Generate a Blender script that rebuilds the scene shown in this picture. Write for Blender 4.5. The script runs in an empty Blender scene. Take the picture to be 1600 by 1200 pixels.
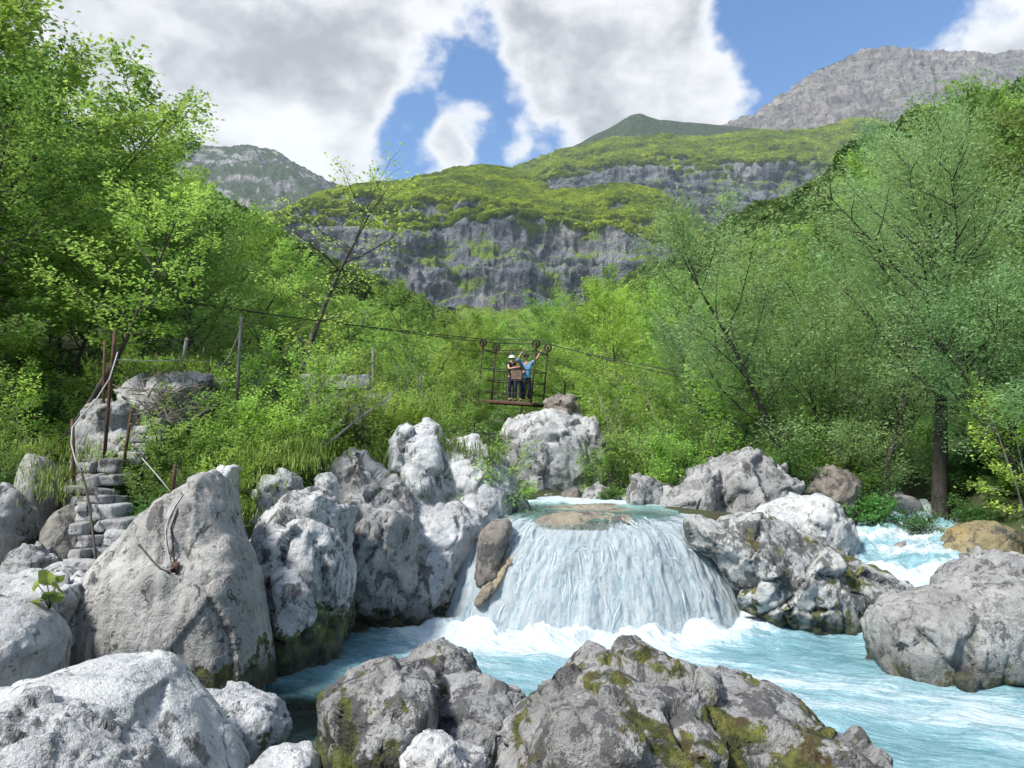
import bpy, bmesh, math, random
import numpy as np
from mathutils import Vector, Matrix

sc = bpy.context.scene
COL = sc.collection
R = math.radians

# ---------------------------------------------------------------- camera
CAMZ, PITCH, F = 2.6, math.atan(135 / 1164.0), 1164.0
cd = bpy.data.cameras.new("camera")
cam = bpy.data.objects.new("camera", cd)
COL.objects.link(cam)
cam.location = (0, 0, CAMZ)
cam.rotation_euler = (R(90) + PITCH, 0, 0)
cd.sensor_width = 36.0
cd.lens = 36.0 * F / 1600.0
cd.clip_start, cd.clip_end = 0.05, 20000.0
sc.camera = cam

# ---------------------------------------------------------------- light
SUN_AZ, SUN_EL = -128.0, 48.0          # degrees: clockwise from the view axis (+Y), above the horizon
sd = bpy.data.lights.new("sun", "SUN")
sd.energy, sd.angle, sd.color = 2.1, R(10), (1.0, 0.95, 0.86)
sun = bpy.data.objects.new("sun", sd)
COL.objects.link(sun)
_s = Vector((math.sin(R(SUN_AZ)) * math.cos(R(SUN_EL)), math.cos(R(SUN_AZ)) * math.cos(R(SUN_EL)), math.sin(R(SUN_EL))))
sun.rotation_euler = (-_s).to_track_quat('-Z', 'Y').to_euler()
sun.location = _s * 60

vs = sc.view_settings
vs.view_transform, vs.look, vs.gamma, vs.exposure = 'Standard', 'None', 1.0, 1.85
sc.cycles.max_bounces, sc.cycles.diffuse_bounces, sc.cycles.glossy_bounces = 4, 3, 2
sc.cycles.transmission_bounces, sc.cycles.transparent_max_bounces, sc.cycles.volume_bounces = 4, 8, 0
sc.cycles.caustics_reflective = sc.cycles.caustics_refractive = False
sc.cycles.sample_clamp_indirect = 4.0
sc.cycles.use_denoising = True
sc.cycles.use_adaptive_sampling = True
sc.cycles.adaptive_threshold = 0.03


# ---------------------------------------------------------------- node helper
class NT:
    def __init__(s, tree):
        s.t = tree
        s.n, s.l = tree.nodes, tree.links

    def put(s, sock, v):
        if isinstance(v, bpy.types.NodeSocket):
            s.l.new(v, sock)
        elif v is not None:
            if sock.type == 'RGBA' and isinstance(v, (tuple, list)) and len(v) == 3:
                v = (*v, 1.0)
            sock.default_value = v

    def __call__(s, typ, ins=None, **kw):
        nd = s.n.new(typ)
        for k, v in kw.items():
            setattr(nd, k, v)
        for k, v in (ins or {}).items():
            s.put(nd.inputs[k], v)
        return nd

    def math(s, op, a, b=None, c=None, clamp=False):
        nd = s.n.new('ShaderNodeMath')
        nd.operation, nd.use_clamp = op, clamp
        for i, v in enumerate((a, b, c)):
            if v is not None:
                s.put(nd.inputs[i], v)
        return nd.outputs[0]

    def ss(s, v, a, b, lo=0.0, hi=1.0):
        nd = s.n.new('ShaderNodeMapRange')
        nd.interpolation_type = 'SMOOTHSTEP'
        s.put(nd.inputs[0], v)
        for i, q in enumerate((a, b, lo, hi)):
            s.put(nd.inputs[i + 1], q)
        return nd.outputs[0]

    def mix(s, f, a, b):
        nd = s.n.new('ShaderNodeMix')
        nd.data_type = 'RGBA'
        s.put(nd.inputs[0], f)
        s.put(nd.inputs[6], a)
        s.put(nd.inputs[7], b)
        return nd.outputs[2]

    def noise(s, vec, scale, detail=6, rough=0.6, dist=0.0):
        nd = s('ShaderNodeTexNoise', {'Vector': vec, 'Scale': scale, 'Detail': detail, 'Roughness': rough, 'Distortion': dist})
        return nd.outputs[0]

    def mapv(s, vec, scale=(1, 1, 1), rot=(0, 0, 0), loc=(0, 0, 0)):
        return s('ShaderNodeMapping', {'Vector': vec, 'Scale': scale, 'Rotation': rot, 'Location': loc}).outputs[0]


def material(name):
    m = bpy.data.materials.new(name)
    m.use_nodes = True
    m.node_tree.nodes.clear()
    return m, NT(m.node_tree)


# ---------------------------------------------------------------- sky
def dirpx(px, py):
    v = Vector(((px - 800) / F, 1.0, -(py - 600) / F))
    c, s_ = math.cos(PITCH), math.sin(PITCH)
    v = Vector((v.x, v.y * c - v.z * s_, v.y * s_ + v.z * c))
    return v.normalized()


SKY_STR = 0.06
world = bpy.data.worlds.new("World")
sc.world = world
world.use_nodes = True
world.node_tree.nodes.clear()
w = NT(world.node_tree)
sky = w('ShaderNodeTexSky', sky_type='NISHITA', sun_disc=False, sun_elevation=R(SUN_EL), sun_rotation=R(SUN_AZ), altitude=400, air_density=1.0, dust_density=0.1, ozone_density=3.0)
geo = w('ShaderNodeTexCoord').outputs['Generated']
sep = w('ShaderNodeSeparateXYZ', {0: geo})
# broken cloud: ragged noise, with this day's banks and gaps by direction
cl = w.mapv(geo, scale=(1.0, 1.0, 1.45), loc=(0.35, 0.10, 0.62))
n1 = w.math('ADD', w.math('MULTIPLY', w.math('SUBTRACT', w.noise(cl, 4.4, 10, 0.62), 0.5), 1.75), 0.5)
shade = w.noise(w.mapv(geo, loc=(1.3, 9.2, 5.0), scale=(1, 1, 1.7)), 4.4, 5, 0.58)
dens = n1
BANKS = [(400, 80, 24, 0.16), (560, 130, 13, 0.14), (900, 30, 16, 0.15), (990, 130, 10, 0.17), (1080, 120, 5, 0.10), (480, 215, 8, 0.10), (1540, 40, 10, 0.26), (690, 262, 3.2, 0.26), (725, 195, 3.2, 0.24), (640, 225, 2.0, 0.14), (800, 215, 2.0, 0.14)]
GAPS = [(1270, 110, 10, -0.27), (1370, 40, 9, -0.20), (1190, 165, 4.0, -0.16), (700, 222, 6.0, -0.27), (765, 170, 4.0, -0.24), (615, 272, 4.2, -0.24), (700, 40, 5.0, -0.36), (670, 120, 3.6, -0.20), (640, 190, 3.0, -0.16), (745, 110, 2.6, -0.14), (1115, 62, 3.0, -0.17), (860, 250, 3.4, -0.17)]
for px, py, rad, wt in BANKS + GAPS:
    d = dirpx(px, py)
    dot = w('ShaderNodeVectorMath', {0: geo, 1: tuple(d)}, operation='DOT_PRODUCT').outputs['Value']
    dens = w.math('ADD', dens, w.ss(dot, math.cos(R(rad)), math.cos(R(rad * 0.15)), 0.0, wt))
cover = w.ss(dens, 0.41, 0.65)
thick = w.ss(dens, 0.54, 0.90)
grey = w.math('MULTIPLY', thick, w.ss(shade, 0.33, 0.56), clamp=True)
ccol = w.mix(grey, (4.9, 4.93, 5.0), (2.25, 2.32, 2.46))
skyc = w('ShaderNodeHueSaturation', {'Saturation': 1.20, 'Value': 0.98, 'Color': sky.outputs[0]}).outputs[0]
col = w.mix(cover, skyc, ccol)
bg = w('ShaderNodeBackground', {'Color': col, 'Strength': SKY_STR})
out = w('ShaderNodeOutputWorld', {'Surface': bg.outputs[0]})

# ---------------------------------------------------------------- geometry from the view
_c, _sn = math.cos(PITCH), math.sin(PITCH)


def at(px, py, Y):
    """the point seen at photo pixel (px,py) that lies Y metres ahead"""
    vx, vz = (px - 800) / F, -(py - 600) / F
    dy, dz = _c - vz * _sn, _sn + vz * _c
    t = Y / dy
    return (vx * t, Y, CAMZ + dz * t)


def at_np(px, py, Y):
    px, py, Y = np.broadcast_arrays(np.asarray(px, float), np.asarray(py, float), np.asarray(Y, float))
    vx, vz = (px - 800) / F, -(py - 600) / F
    t = Y / (_c - vz * _sn)
    return np.stack([vx * t, Y, CAMZ + (_sn + vz * _c) * t], -1)


# ---------------------------------------------------------------- numpy noise
def _hash(ix, iy, iz, seed):
    h = (ix.astype(np.int64) * 374761393 + iy.astype(np.int64) * 668265263 + iz.astype(np.int64) * 2147483647 + seed * 1274126177) & 0xFFFFFFFF
    h = ((h ^ (h >> 13)) * 1274126177) & 0xFFFFFFFF
    h = ((h ^ (h >> 16)) * 2246822519) & 0xFFFFFFFF
    return ((h ^ (h >> 15)) & 0xFFFFFF).astype(np.float64) / float(0xFFFFFF)


def vnoise(p, seed=0):
    i = np.floor(p)
    f = p - i
    u = f * f * f * (f * (f * 6 - 15) + 10)
    i = i.astype(np.int64)
    r = 0.0
    for a in (0, 1):
        wx = u[:, 0] if a else 1 - u[:, 0]
        for b in (0, 1):
            wy = u[:, 1] if b else 1 - u[:, 1]
            for c in (0, 1):
                wz = u[:, 2] if c else 1 - u[:, 2]
                r = r + wx * wy * wz * _hash(i[:, 0] + a, i[:, 1] + b, i[:, 2] + c, seed)
    return r * 2 - 1


def fbm(p, octv=4, seed=0, gain=0.5, ridged=False):
    a, s, t = 1.0, 0.0, 0.0
    q = np.array(p, float)
    for o in range(octv):
        v = vnoise(q, seed + o * 17)
        if ridged:
            v = 1 - 2 * np.abs(v)
        s = s + a * v
        t += a
        a *= gain
        q = q * 2.03 + 11.7
    return s / t


def worley(p, seed=0, centre=False):
    i = np.floor(p).astype(np.int64)
    f1 = np.full(len(p), 9.0)
    f2 = np.full(len(p), 9.0)
    cid = np.zeros(len(p))
    cc = np.zeros((len(p), 3))
    for a in (-1, 0, 1):
        for b in (-1, 0, 1):
            for c in (-1, 0, 1):
                x, y, z = i[:, 0] + a, i[:, 1] + b, i[:, 2] + c
                jx, jy, jz = _hash(x, y, z, seed), _hash(x, y, z, seed + 1), _hash(x, y, z, seed + 2)
                d = np.sqrt((x + jx - p[:, 0]) ** 2 + (y + jy - p[:, 1]) ** 2 + (z + jz - p[:, 2]) ** 2)
                nearer = d < f1
                f2 = np.where(nearer, f1, np.minimum(f2, d))
                cid = np.where(nearer, jx, cid)
                f1 = np.where(nearer, d, f1)
                if centre:
                    cc = np.where(nearer[:, None], np.stack([x + jx, y + jy, z + jz], -1), cc)
    return (f1, f2, cid, cc) if centre else (f1, f2, cid)


def sstep(x, a, b):
    t = np.clip((x - a) / (b - a), 0, 1)
    return t * t * (3 - 2 * t)


# ---------------------------------------------------------------- object helpers
def mesh_np(name, v, f, smooth=True, attrs=None):
    """f: (M,k) index array"""
    me = bpy.data.meshes.new(name)
    v = np.ascontiguousarray(v, np.float32)
    f = np.ascontiguousarray(f, np.int32)
    k = f.shape[1]
    me.vertices.add(len(v))
    me.vertices.foreach_set('co', v.ravel())
    me.loops.add(f.size)
    me.loops.foreach_set('vertex_index', f.ravel())
    me.polygons.add(len(f))
    me.polygons.foreach_set('loop_start', np.arange(0, f.size, k, dtype=np.int32))
    me.polygons.foreach_set('loop_total', np.full(len(f), k, np.int32))
    me.polygons.foreach_set('use_smooth', np.full(len(f), smooth, bool))
    for an, av in (attrs or {}).items():
        a = me.attributes.new(an, 'FLOAT', 'POINT')
        a.data.foreach_set('value', np.ascontiguousarray(av, np.float32))
    me.update(calc_edges=True)
    return me


def grid_faces(nu, nv):
    """nu columns (fast), nv rows"""
    i = np.arange(nu - 1)[None, :] + np.arange(nv - 1)[:, None] * nu
    return np.stack([i, i + 1, i + 1 + nu, i + nu], -1).reshape(-1, 4)


def link(name, me, mat=None, parent=None, loc=None, label=None, cat=None, group=None, kind=None):
    o = bpy.data.objects.new(name, me)
    COL.objects.link(o)
    if mat is not None:
        me.materials.clear()
        me.materials.append(mat)
    if loc is not None:
        o.location = loc
    if parent is not None:
        o.parent = parent
    return tag(o, label, cat, group, kind)


def tag(o, label=None, cat=None, group=None, kind=None):
    if label: o['label'] = label
    if cat: o['category'] = cat
    if group: o['group'] = group
    if kind: o['kind'] = kind
    return o


def empty(name, loc, rz=0.0, **kw):
    o = bpy.data.objects.new(name, None)
    COL.objects.link(o)
    o.empty_display_size = 0.2
    o.location = loc
    o.rotation_euler = (0, 0, rz)
    return tag(o, **kw)


class MB:
    """collects tubes and boxes into one mesh"""
    def __init__(s):
        s.v, s.f = [], []

    def tube(s, pts, r, n=8, caps=True):
        pts = [Vector(p) for p in pts]
        rs = r if isinstance(r, (list, tuple)) else [r] * len(pts)
        b0 = len(s.v)
        prev = None
        for k, p in enumerate(pts):
            t = (pts[min(k + 1, len(pts) - 1)] - pts[max(k - 1, 0)]).normalized()
            if prev is None:
                a = Vector((0, 0, 1)) if abs(t.z) < 0.9 else Vector((1, 0, 0))
                u = t.cross(a).normalized()
            else:
                u = (prev - t * prev.dot(t)).normalized()
            prev = u
            wv = t.cross(u)
            for i in range(n):
                an = 2 * math.pi * i / n
                s.v.append(p + (u * math.cos(an) + wv * math.sin(an)) * rs[k])
        for k in range(len(pts) - 1):
            for i in range(n):
                j = (i + 1) % n
                s.f.append((b0 + k * n + i, b0 + k * n + j, b0 + (k + 1) * n + j, b0 + (k + 1) * n + i))
        if caps:
            s.f.append(tuple(b0 + i for i in range(n))[::-1])
            e = b0 + (len(pts) - 1) * n
            s.f.append(tuple(e + i for i in range(n)))
        return s

    def box(s, c, size, rot=None):
        b0 = len(s.v)
        for x in (-1, 1):
            for y in (-1, 1):
                for z in (-1, 1):
                    q = Vector((x * size[0] / 2, y * size[1] / 2, z * size[2] / 2))
                    if rot is not None:
                        q = rot @ q
                    s.v.append(Vector(c) + q)
        for q in ((0, 1, 3, 2), (4, 6, 7, 5), (0, 4, 5, 1), (2, 3, 7, 6), (0, 2, 6, 4), (1, 5, 7, 3)):
            s.f.append(tuple(b0 + i for i in q))
        return s

    def ring(s, c, axis, r_out, r_in, wd, n=20):
        ax = Vector(axis).normalized()
        u = ax.cross(Vector((0, 0, 1))).normalized()
        v = ax.cross(u)
        b0 = len(s.v)
        for i in range(n):
            an = 2 * math.pi * i / n
            d = u * math.cos(an) + v * math.sin(an)
            for rr, h in ((r_out, -wd / 2), (r_out * 0.88, 0), (r_out, wd / 2), (r_in, wd / 2), (r_in, -wd / 2)):
                s.v.append(Vector(c) + d * rr + ax * h)
        for i in range(n):
            j = (i + 1) % n
            for k in range(5):
                m = (k + 1) % 5
                s.f.append((b0 + i * 5 + k, b0 + i * 5 + m, b0 + j * 5 + m, b0 + j * 5 + k))
        return s

    def mesh(s, name, smooth=True, origin=(0, 0, 0)):
        me = bpy.data.meshes.new(name)
        o = Vector(origin)
        me.from_pydata([tuple(v - o) for v in s.v], [], s.f)
        me.polygons.foreach_set('use_smooth', [smooth] * len(me.polygons))
        me.update()
        return me

# ================================================================ materials
def rock_mat(name, light=(0.46, 0.47, 0.48), mid=(0.30, 0.31, 0.32), dark=(0.065, 0.065, 0.068), darkamt=0.5, moss=0.0, mosstop=0.0, water_z=0.0,
             pit=1.0, streak=None, bump=1.0, wet=0.45, crack=0.75, tint=None, scale=1.0):
    m, t = material(name)
    pos = t('ShaderNodeNewGeometry').outputs['Position']
    nor = t('ShaderNodeNewGeometry').outputs['Normal']
    z = t('ShaderNodeSeparateXYZ', {0: pos}).outputs[2]
    up = t('ShaderNodeSeparateXYZ', {0: nor}).outputs[2]
    p = t.mapv(pos, scale=(scale, scale, scale))
    a = t.noise(p, 1.3, 5, 0.66)
    b = t.noise(p, 7.0, 5, 0.7)
    c = t.noise(t.mapv(p, scale=(1, 1, 0.55), rot=(0.4, 0.3, 0.2)), 3.2, 7, 0.72)
    fine = t.noise(p, 42.0, 3, 0.75)
    col = t.mix(t.ss(a, 0.34, 0.66), mid, light)
    col = t.mix(t.math('MULTIPLY', t.ss(b, 0.46, 0.70), 0.42), col, tuple(x * 0.5 for x in mid))
    spk = t.noise(t.mapv(p, scale=(1, 1, 0.7), loc=(3, 7, 1)), 19.0, 4, 0.7)
    col = t.mix(t.math('MULTIPLY', t.math('MULTIPLY', t.ss(spk, 0.56, 0.66), t.ss(a, 0.62, 0.40)), 0.75), col, dark)
    if tint:
        col = t.mix(t.math('MULTIPLY', t.ss(t.noise(p, 0.9, 5, 0.6), 0.48, 0.68), 0.75), col, tint)
    col = t.mix(t.math('MULTIPLY', t.ss(fine, 0.40, 0.75), 0.22), col, tuple(min(1, x * 1.35) for x in light))
    # dark lichen and weather stains with ragged edges
    hi = 0.682 - 0.22 * darkamt
    lich = t.ss(c, hi - 0.035, hi + 0.025)
    col = t.mix(t.math('MULTIPLY', lich, 0.84), col, dark)
    # cracks
    wv = t.noise(p, 1.7, 3, 0.6)
    wc = t('ShaderNodeCombineXYZ', {0: wv, 1: t.math('MULTIPLY', wv, -1.0), 2: wv}).outputs[0]
    pw = t('ShaderNodeVectorMath', {0: p, 1: wc}, operation='ADD').outputs[0]
    # solution pits
    vn = t('ShaderNodeTexVoronoi', {'Vector': t.mapv(pw, scale=(1.0, 1.0, 0.45), rot=(0.5, 0.4, 0.1)), 'Scale': 11.0, 'Randomness': 1.0})
    pits = t.math('MULTIPLY', t.ss(vn.outputs['Distance'], 0.30, 0.12), t.ss(t.noise(p, 2.4, 2, 0.5), 0.50, 0.62))
    col = t.mix(t.math('MULTIPLY', pits, 0.85 * pit), col, (0.035, 0.035, 0.035))
    ve = t('ShaderNodeTexVoronoi', {'Vector': t.mapv(pw, scale=(1.0, 1.0, 0.32)), 'Scale': 1.3}, feature='DISTANCE_TO_EDGE')
    ck = t.math('MULTIPLY', t.ss(t.math('DIVIDE', ve.outputs['Distance'], t.ss(b, 0.35, 0.65, 0.15, 1.6)), 0.020, 0.004), t.ss(wv, 0.46, 0.54))
    col = t.mix(t.math('MULTIPLY', ck, 0.8 * crack), col, (0.03, 0.03, 0.03))
    if streak:
        sn = t.noise(t.mapv(p, scale=(3.0, 3.0, 0.22)), 2.4, 6, 0.62)
        col = t.mix(t.math('MULTIPLY', t.ss(sn, 0.53, 0.68), 0.6), col, streak)
    # algae and moss: along the splash line, and in cushions on tops
    if moss > 0:
        mn = t.noise(p, 2.6, 5, 0.68)
        line = t.math('ADD', t.math('MULTIPLY', t.math('SUBTRACT', z, water_z), -1.0), t.math('MULTIPLY', t.math('SUBTRACT', mn, 0.5), 2.2))
        mk = t.ss(line, -0.52 * moss, -0.52 * moss + 0.14)
        mcol = t.mix(t.ss(t.noise(p, 5.0, 6, 0.6), 0.40, 0.62), (0.018, 0.020, 0.008), (0.10, 0.115, 0.016))
        col = t.mix(t.math('MULTIPLY', mk, 0.92), col, mcol)
    if mosstop > 0:
        mn2 = t.noise(p, 1.9, 6, 0.66)
        th = 0.66 - 0.20 * mosstop
        mk2 = t.math('MULTIPLY', t.ss(mn2, th, th + 0.05), t.ss(up, -0.25, 0.35))
        mc2 = t.mix(t.ss(t.noise(p, 9.0, 5, 0.6), 0.38, 0.64), (0.035, 0.045, 0.009), (0.135, 0.140, 0.022))
        mc2 = t.mix(t.math('MULTIPLY', t.ss(t.noise(p, 3.7, 3, 0.5), 0.55, 0.66), 0.7), mc2, (0.075, 0.040, 0.016))
        col = t.mix(t.math('MULTIPLY', mk2, 0.95), col, mc2)
    # wet band just above the river
    wn = t.math('ADD', t.math('SUBTRACT', z, water_z), t.math('MULTIPLY', t.math('SUBTRACT', b, 0.5), 0.25))
    wf = t.ss(wn, wet, wet * 0.35)
    col = t.mix(t.math('MULTIPLY', wf, 0.62), col, (0.045, 0.045, 0.038))
    rough = t.ss(wf, 0.0, 1.0, 0.86, 0.35)
    h = t.math('ADD', t.math('MULTIPLY', b, 0.5), t.math('ADD', t.math('MULTIPLY', fine, 0.16), t.math('MULTIPLY', spk, -0.22)))
    bp = t('ShaderNodeBump', {'Height': h, 'Strength': 1.0 * bump, 'Distance': 0.10})
    bs = t('ShaderNodeBsdfPrincipled', {'Base Color': col, 'Roughness': rough, 'Specular IOR Level': 0.35, 'Normal': bp.outputs[0]})
    t('ShaderNodeOutputMaterial', {'Surface': bs.outputs[0]})
    return m


def simple_mat(name, col, rough=0.7, metal=0.0, var=0.25, scale=8.0, col2=None, bump=0.0, stretch=(1, 1, 1)):
    m, t = material(name)
    pos = t.mapv(t('ShaderNodeTexCoord').outputs['Object'], scale=stretch)
    n = t.noise(pos, scale, 6, 0.65)
    c2 = col2 if col2 else tuple(x * (1 - var) for x in col)
    cc = t.mix(t.ss(n, 0.35, 0.65), col, c2)
    ins = {'Base Color': cc, 'Roughness': rough, 'Metallic': metal}
    if bump:
        ins['Normal'] = t('ShaderNodeBump', {'Height': n, 'Strength': bump, 'Distance': 0.02}).outputs[0]
    bs = t('ShaderNodeBsdfPrincipled', ins)
    t('ShaderNodeOutputMaterial', {'Surface': bs.outputs[0]})
    return m


def leaf_mat(name, c1, c2, c3, trans=0.42):
    m, t = material(name)
    g = t('ShaderNodeNewGeometry')
    oi = t('ShaderNodeObjectInfo')
    isl = g.outputs['Random Per Island']
    n = t.noise(g.outputs['Position'], 0.55, 4, 0.6)
    f = t.math('ADD', t.math('MULTIPLY', isl, 0.6), t.math('MULTIPLY', t.ss(n, 0.3, 0.7), 0.4))
    col = t.mix(t.ss(f, 0.1, 0.9), c1, c2)
    col = t.mix(t.math('MULTIPLY', oi.outputs['Random'], 0.55), col, c3)
    col = t('ShaderNodeHueSaturation', {'Hue': t.ss(oi.outputs['Random'], 0.0, 1.0, 0.512, 0.490), 'Saturation': 0.95, 'Value': t.ss(t.math('FRACT', t.math('MULTIPLY', oi.outputs['Random'], 7.31)), 0.0, 1.0, 0.80, 1.34), 'Color': col}).outputs[0]
    df = t('ShaderNodeBsdfPrincipled', {'Base Color': col, 'Roughness': 0.5, 'Specular IOR Level': 0.30})
    tc = t('ShaderNodeHueSaturation', {'Hue': 0.480, 'Saturation': 0.98, 'Value': 1.6, 'Color': col})
    tr = t('ShaderNodeBsdfTranslucent', {'Color': tc.outputs[0]})
    mx = t('ShaderNodeMixShader', {0: trans, 1: df.outputs[0], 2: tr.outputs[0]})
    t('ShaderNodeOutputMaterial', {'Surface': mx.outputs[0]})
    return m


M = {}
# leaves
M['beech'] = leaf_mat('leaf_beech', (0.099, 0.223, 0.040), (0.236, 0.410, 0.065), (0.283, 0.459, 0.063))
M['beech2'] = leaf_mat('leaf_beech_dark', (0.084, 0.182, 0.044), (0.168, 0.308, 0.070), (0.213, 0.356, 0.073))
M['sapling'] = leaf_mat('leaf_sapling', (0.134, 0.274, 0.042), (0.268, 0.446, 0.072), (0.308, 0.481, 0.070))
M['willow'] = leaf_mat('leaf_willow', (0.131, 0.248, 0.102), (0.278, 0.438, 0.193), (0.257, 0.444, 0.134), trans=0.36)
M['grass'] = leaf_mat('leaf_grass', (0.104, 0.188, 0.024), (0.177, 0.254, 0.042), (0.156, 0.221, 0.036), trans=0.3)
M['fern'] = leaf_mat('leaf_shade_plant', (0.058, 0.177, 0.038), (0.100, 0.252, 0.049), (0.085, 0.224, 0.038))
# bark
M['bark'] = simple_mat('bark', (0.085, 0.075, 0.062), 0.9, scale=6, col2=(0.035, 0.031, 0.027), bump=0.8, stretch=(1, 1, 0.3))
M['bark_pale'] = simple_mat('bark_pale', (0.30, 0.29, 0.26), 0.85, scale=6, col2=(0.12, 0.115, 0.10), bump=0.6, stretch=(1, 1, 0.3))
M['bark_willow'] = simple_mat('bark_willow', (0.06, 0.052, 0.045), 0.9, scale=9, col2=(0.028, 0.025, 0.022), bump=1.0, stretch=(1, 1, 0.35))
# rocks
M['pale'] = rock_mat('limestone_pale', (0.523, 0.531, 0.541), (0.334, 0.341, 0.350), darkamt=0.36, pit=1.0, moss=0.25)
M['pale_moss'] = rock_mat('limestone_pale_mossy_foot', (0.532, 0.542, 0.551), (0.318, 0.326, 0.334), darkamt=0.52, pit=1.0, moss=1.45)
M['white'] = rock_mat('limestone_washed', (0.577, 0.592, 0.592), (0.398, 0.414, 0.430), darkamt=0.20, pit=0.8, moss=0.15)
M['white_moss'] = rock_mat('limestone_washed_mossy', (0.558, 0.573, 0.591), (0.363, 0.379, 0.396), darkamt=0.40, pit=1.0, moss=0.65)
M['pin'] = rock_mat('limestone_pinnacle', (0.442, 0.437, 0.424), (0.293, 0.289, 0.282), darkamt=0.38, pit=1.0, moss=0.85, streak=(0.17, 0.17, 0.165), crack=1.0)
M['grey'] = rock_mat('limestone_grey', (0.385, 0.389, 0.393), (0.209, 0.214, 0.218), darkamt=0.55, pit=0.9, moss=0.6)
M['grey_high'] = rock_mat('limestone_grey_bank', (0.416, 0.420, 0.425), (0.240, 0.244, 0.250), darkamt=0.46, pit=0.8, mosstop=0.25)
M['dark_fg'] = rock_mat('limestone_dark_lichen', (0.419, 0.419, 0.419), (0.206, 0.206, 0.206), darkamt=0.72, pit=1.0, moss=0.3, mosstop=0.62, bump=1.25, scale=1.25)
M['dark_fg2'] = rock_mat('limestone_dark_mossy', (0.385, 0.385, 0.385), (0.198, 0.198, 0.198), darkamt=0.72, pit=1.0, moss=1.7, mosstop=0.36, bump=1.2, scale=1.25)
M['mossy'] = rock_mat('limestone_mossy', (0.470, 0.480, 0.480), (0.247, 0.256, 0.256), darkamt=0.74, pit=1.0, moss=0.75, mosstop=0.55, wet=0.5)
M['banded'] = rock_mat('limestone_banded', (0.361, 0.366, 0.361), (0.211, 0.211, 0.208), darkamt=0.44, pit=1.0, moss=0.2, streak=(0.06, 0.062, 0.04))
M['yellow'] = rock_mat('rock_ochre', (0.30, 0.255, 0.15), (0.20, 0.165, 0.09), darkamt=0.55, pit=0.5, tint=(0.30, 0.22, 0.085))
M['brown'] = rock_mat('rock_brown', (0.275, 0.249, 0.223), (0.149, 0.132, 0.120), darkamt=0.50, pit=0.6)
M['wetrock'] = rock_mat('rock_wet_chute', (0.344, 0.309, 0.249), (0.195, 0.175, 0.137), darkamt=0.48, pit=0.4, tint=(0.34, 0.28, 0.17), wet=0.1, mosstop=0.15)
M['slab_tan'] = rock_mat('limestone_tan', (0.309, 0.300, 0.271), (0.195, 0.187, 0.168), darkamt=0.3, pit=0.2, streak=(0.14, 0.135, 0.115))
M['concrete'] = simple_mat('concrete', (0.30, 0.31, 0.32), 0.85, scale=2.2, col2=(0.20, 0.205, 0.21), bump=0.25)
M['rust'] = simple_mat('rusty_steel', (0.12, 0.058, 0.034), 0.8, 0.25, scale=14, col2=(0.055, 0.032, 0.024), bump=0.3)
M['steel_dark'] = simple_mat('dark_steel', (0.035, 0.033, 0.032), 0.6, 0.5, scale=14, col2=(0.055, 0.04, 0.032))
M['cable'] = simple_mat('cable_steel', (0.045, 0.045, 0.047), 0.5, 0.6, scale=20)
M['rope'] = simple_mat('rope_pale', (0.45, 0.46, 0.46), 0.7, 0.0, scale=30)
M['plank'] = simple_mat('weathered_plank', (0.17, 0.12, 0.088), 0.85, scale=5, col2=(0.09, 0.062, 0.048), bump=0.4, stretch=(1, 6, 6))
M['wood_grey'] = simple_mat('grey_wood', (0.20, 0.195, 0.185), 0.85, scale=5, col2=(0.10, 0.097, 0.09), bump=0.4, stretch=(4, 4, 0.5))
M['drift'] = simple_mat('driftwood', (0.22, 0.19, 0.155), 0.9, scale=5, col2=(0.10, 0.082, 0.066), bump=0.4)
M['skin'] = simple_mat('skin', (0.55, 0.30, 0.20), 0.55, var=0.1)
M['black_cloth'] = simple_mat('black_cloth', (0.018, 0.018, 0.022), 0.9, var=0.3)
M['navy_cloth'] = simple_mat('navy_cloth', (0.022, 0.026, 0.055), 0.9, var=0.3)
M['blue_cloth'] = simple_mat('light_blue_cloth', (0.16, 0.40, 0.66), 0.85, var=0.2)
M['white_plastic'] = simple_mat('white_shell', (0.78, 0.79, 0.80), 0.35, var=0.05)
M['navy_plastic'] = simple_mat('blue_shell', (0.05, 0.16, 0.36), 0.35, var=0.05)
M['red_plastic'] = simple_mat('red_shell', (0.42, 0.07, 0.05), 0.4, var=0.05)
M['hair'] = simple_mat('dark_hair', (0.03, 0.022, 0.016), 0.7, var=0.2)
M['shoe'] = simple_mat('shoe_grey', (0.06, 0.06, 0.065), 0.8, var=0.2)


def ground_mat():
    m, t = material('forest_ground')
    g = t('ShaderNodeNewGeometry')
    p = g.outputs['Position']
    up = t('ShaderNodeSeparateXYZ', {0: g.outputs['Normal']}).outputs[2]
    a = t.noise(p, 0.7, 8, 0.65)
    b = t.noise(p, 6.0, 8, 0.7)
    col = t.mix(t.ss(a, 0.38, 0.62), (0.055, 0.045, 0.030), (0.045, 0.075, 0.018))
    col = t.mix(t.ss(b, 0.45, 0.7), col, (0.075, 0.10, 0.026))
    z = t('ShaderNodeSeparateXYZ', {0: p}).outputs[2]
    grav = t.mix(t.ss(t.noise(p, 5.0, 6, 0.7), 0.4, 0.6), (0.30, 0.29, 0.26), (0.50, 0.49, 0.45))
    col = t.mix(t.ss(t.math('ADD', z, t.math('MULTIPLY', t.math('SUBTRACT', a, 0.5), 1.0)), 0.5, 0.1), col, grav)
    bp = t('ShaderNodeBump', {'Height': b, 'Strength': 1.0, 'Distance': 0.12})
    bs = t('ShaderNodeBsdfPrincipled', {'Base Color': col, 'Roughness': 0.95, 'Normal': bp.outputs[0]})
    t('ShaderNodeOutputMaterial', {'Surface': bs.outputs[0]})
    return m


M['ground'] = ground_mat()


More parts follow.
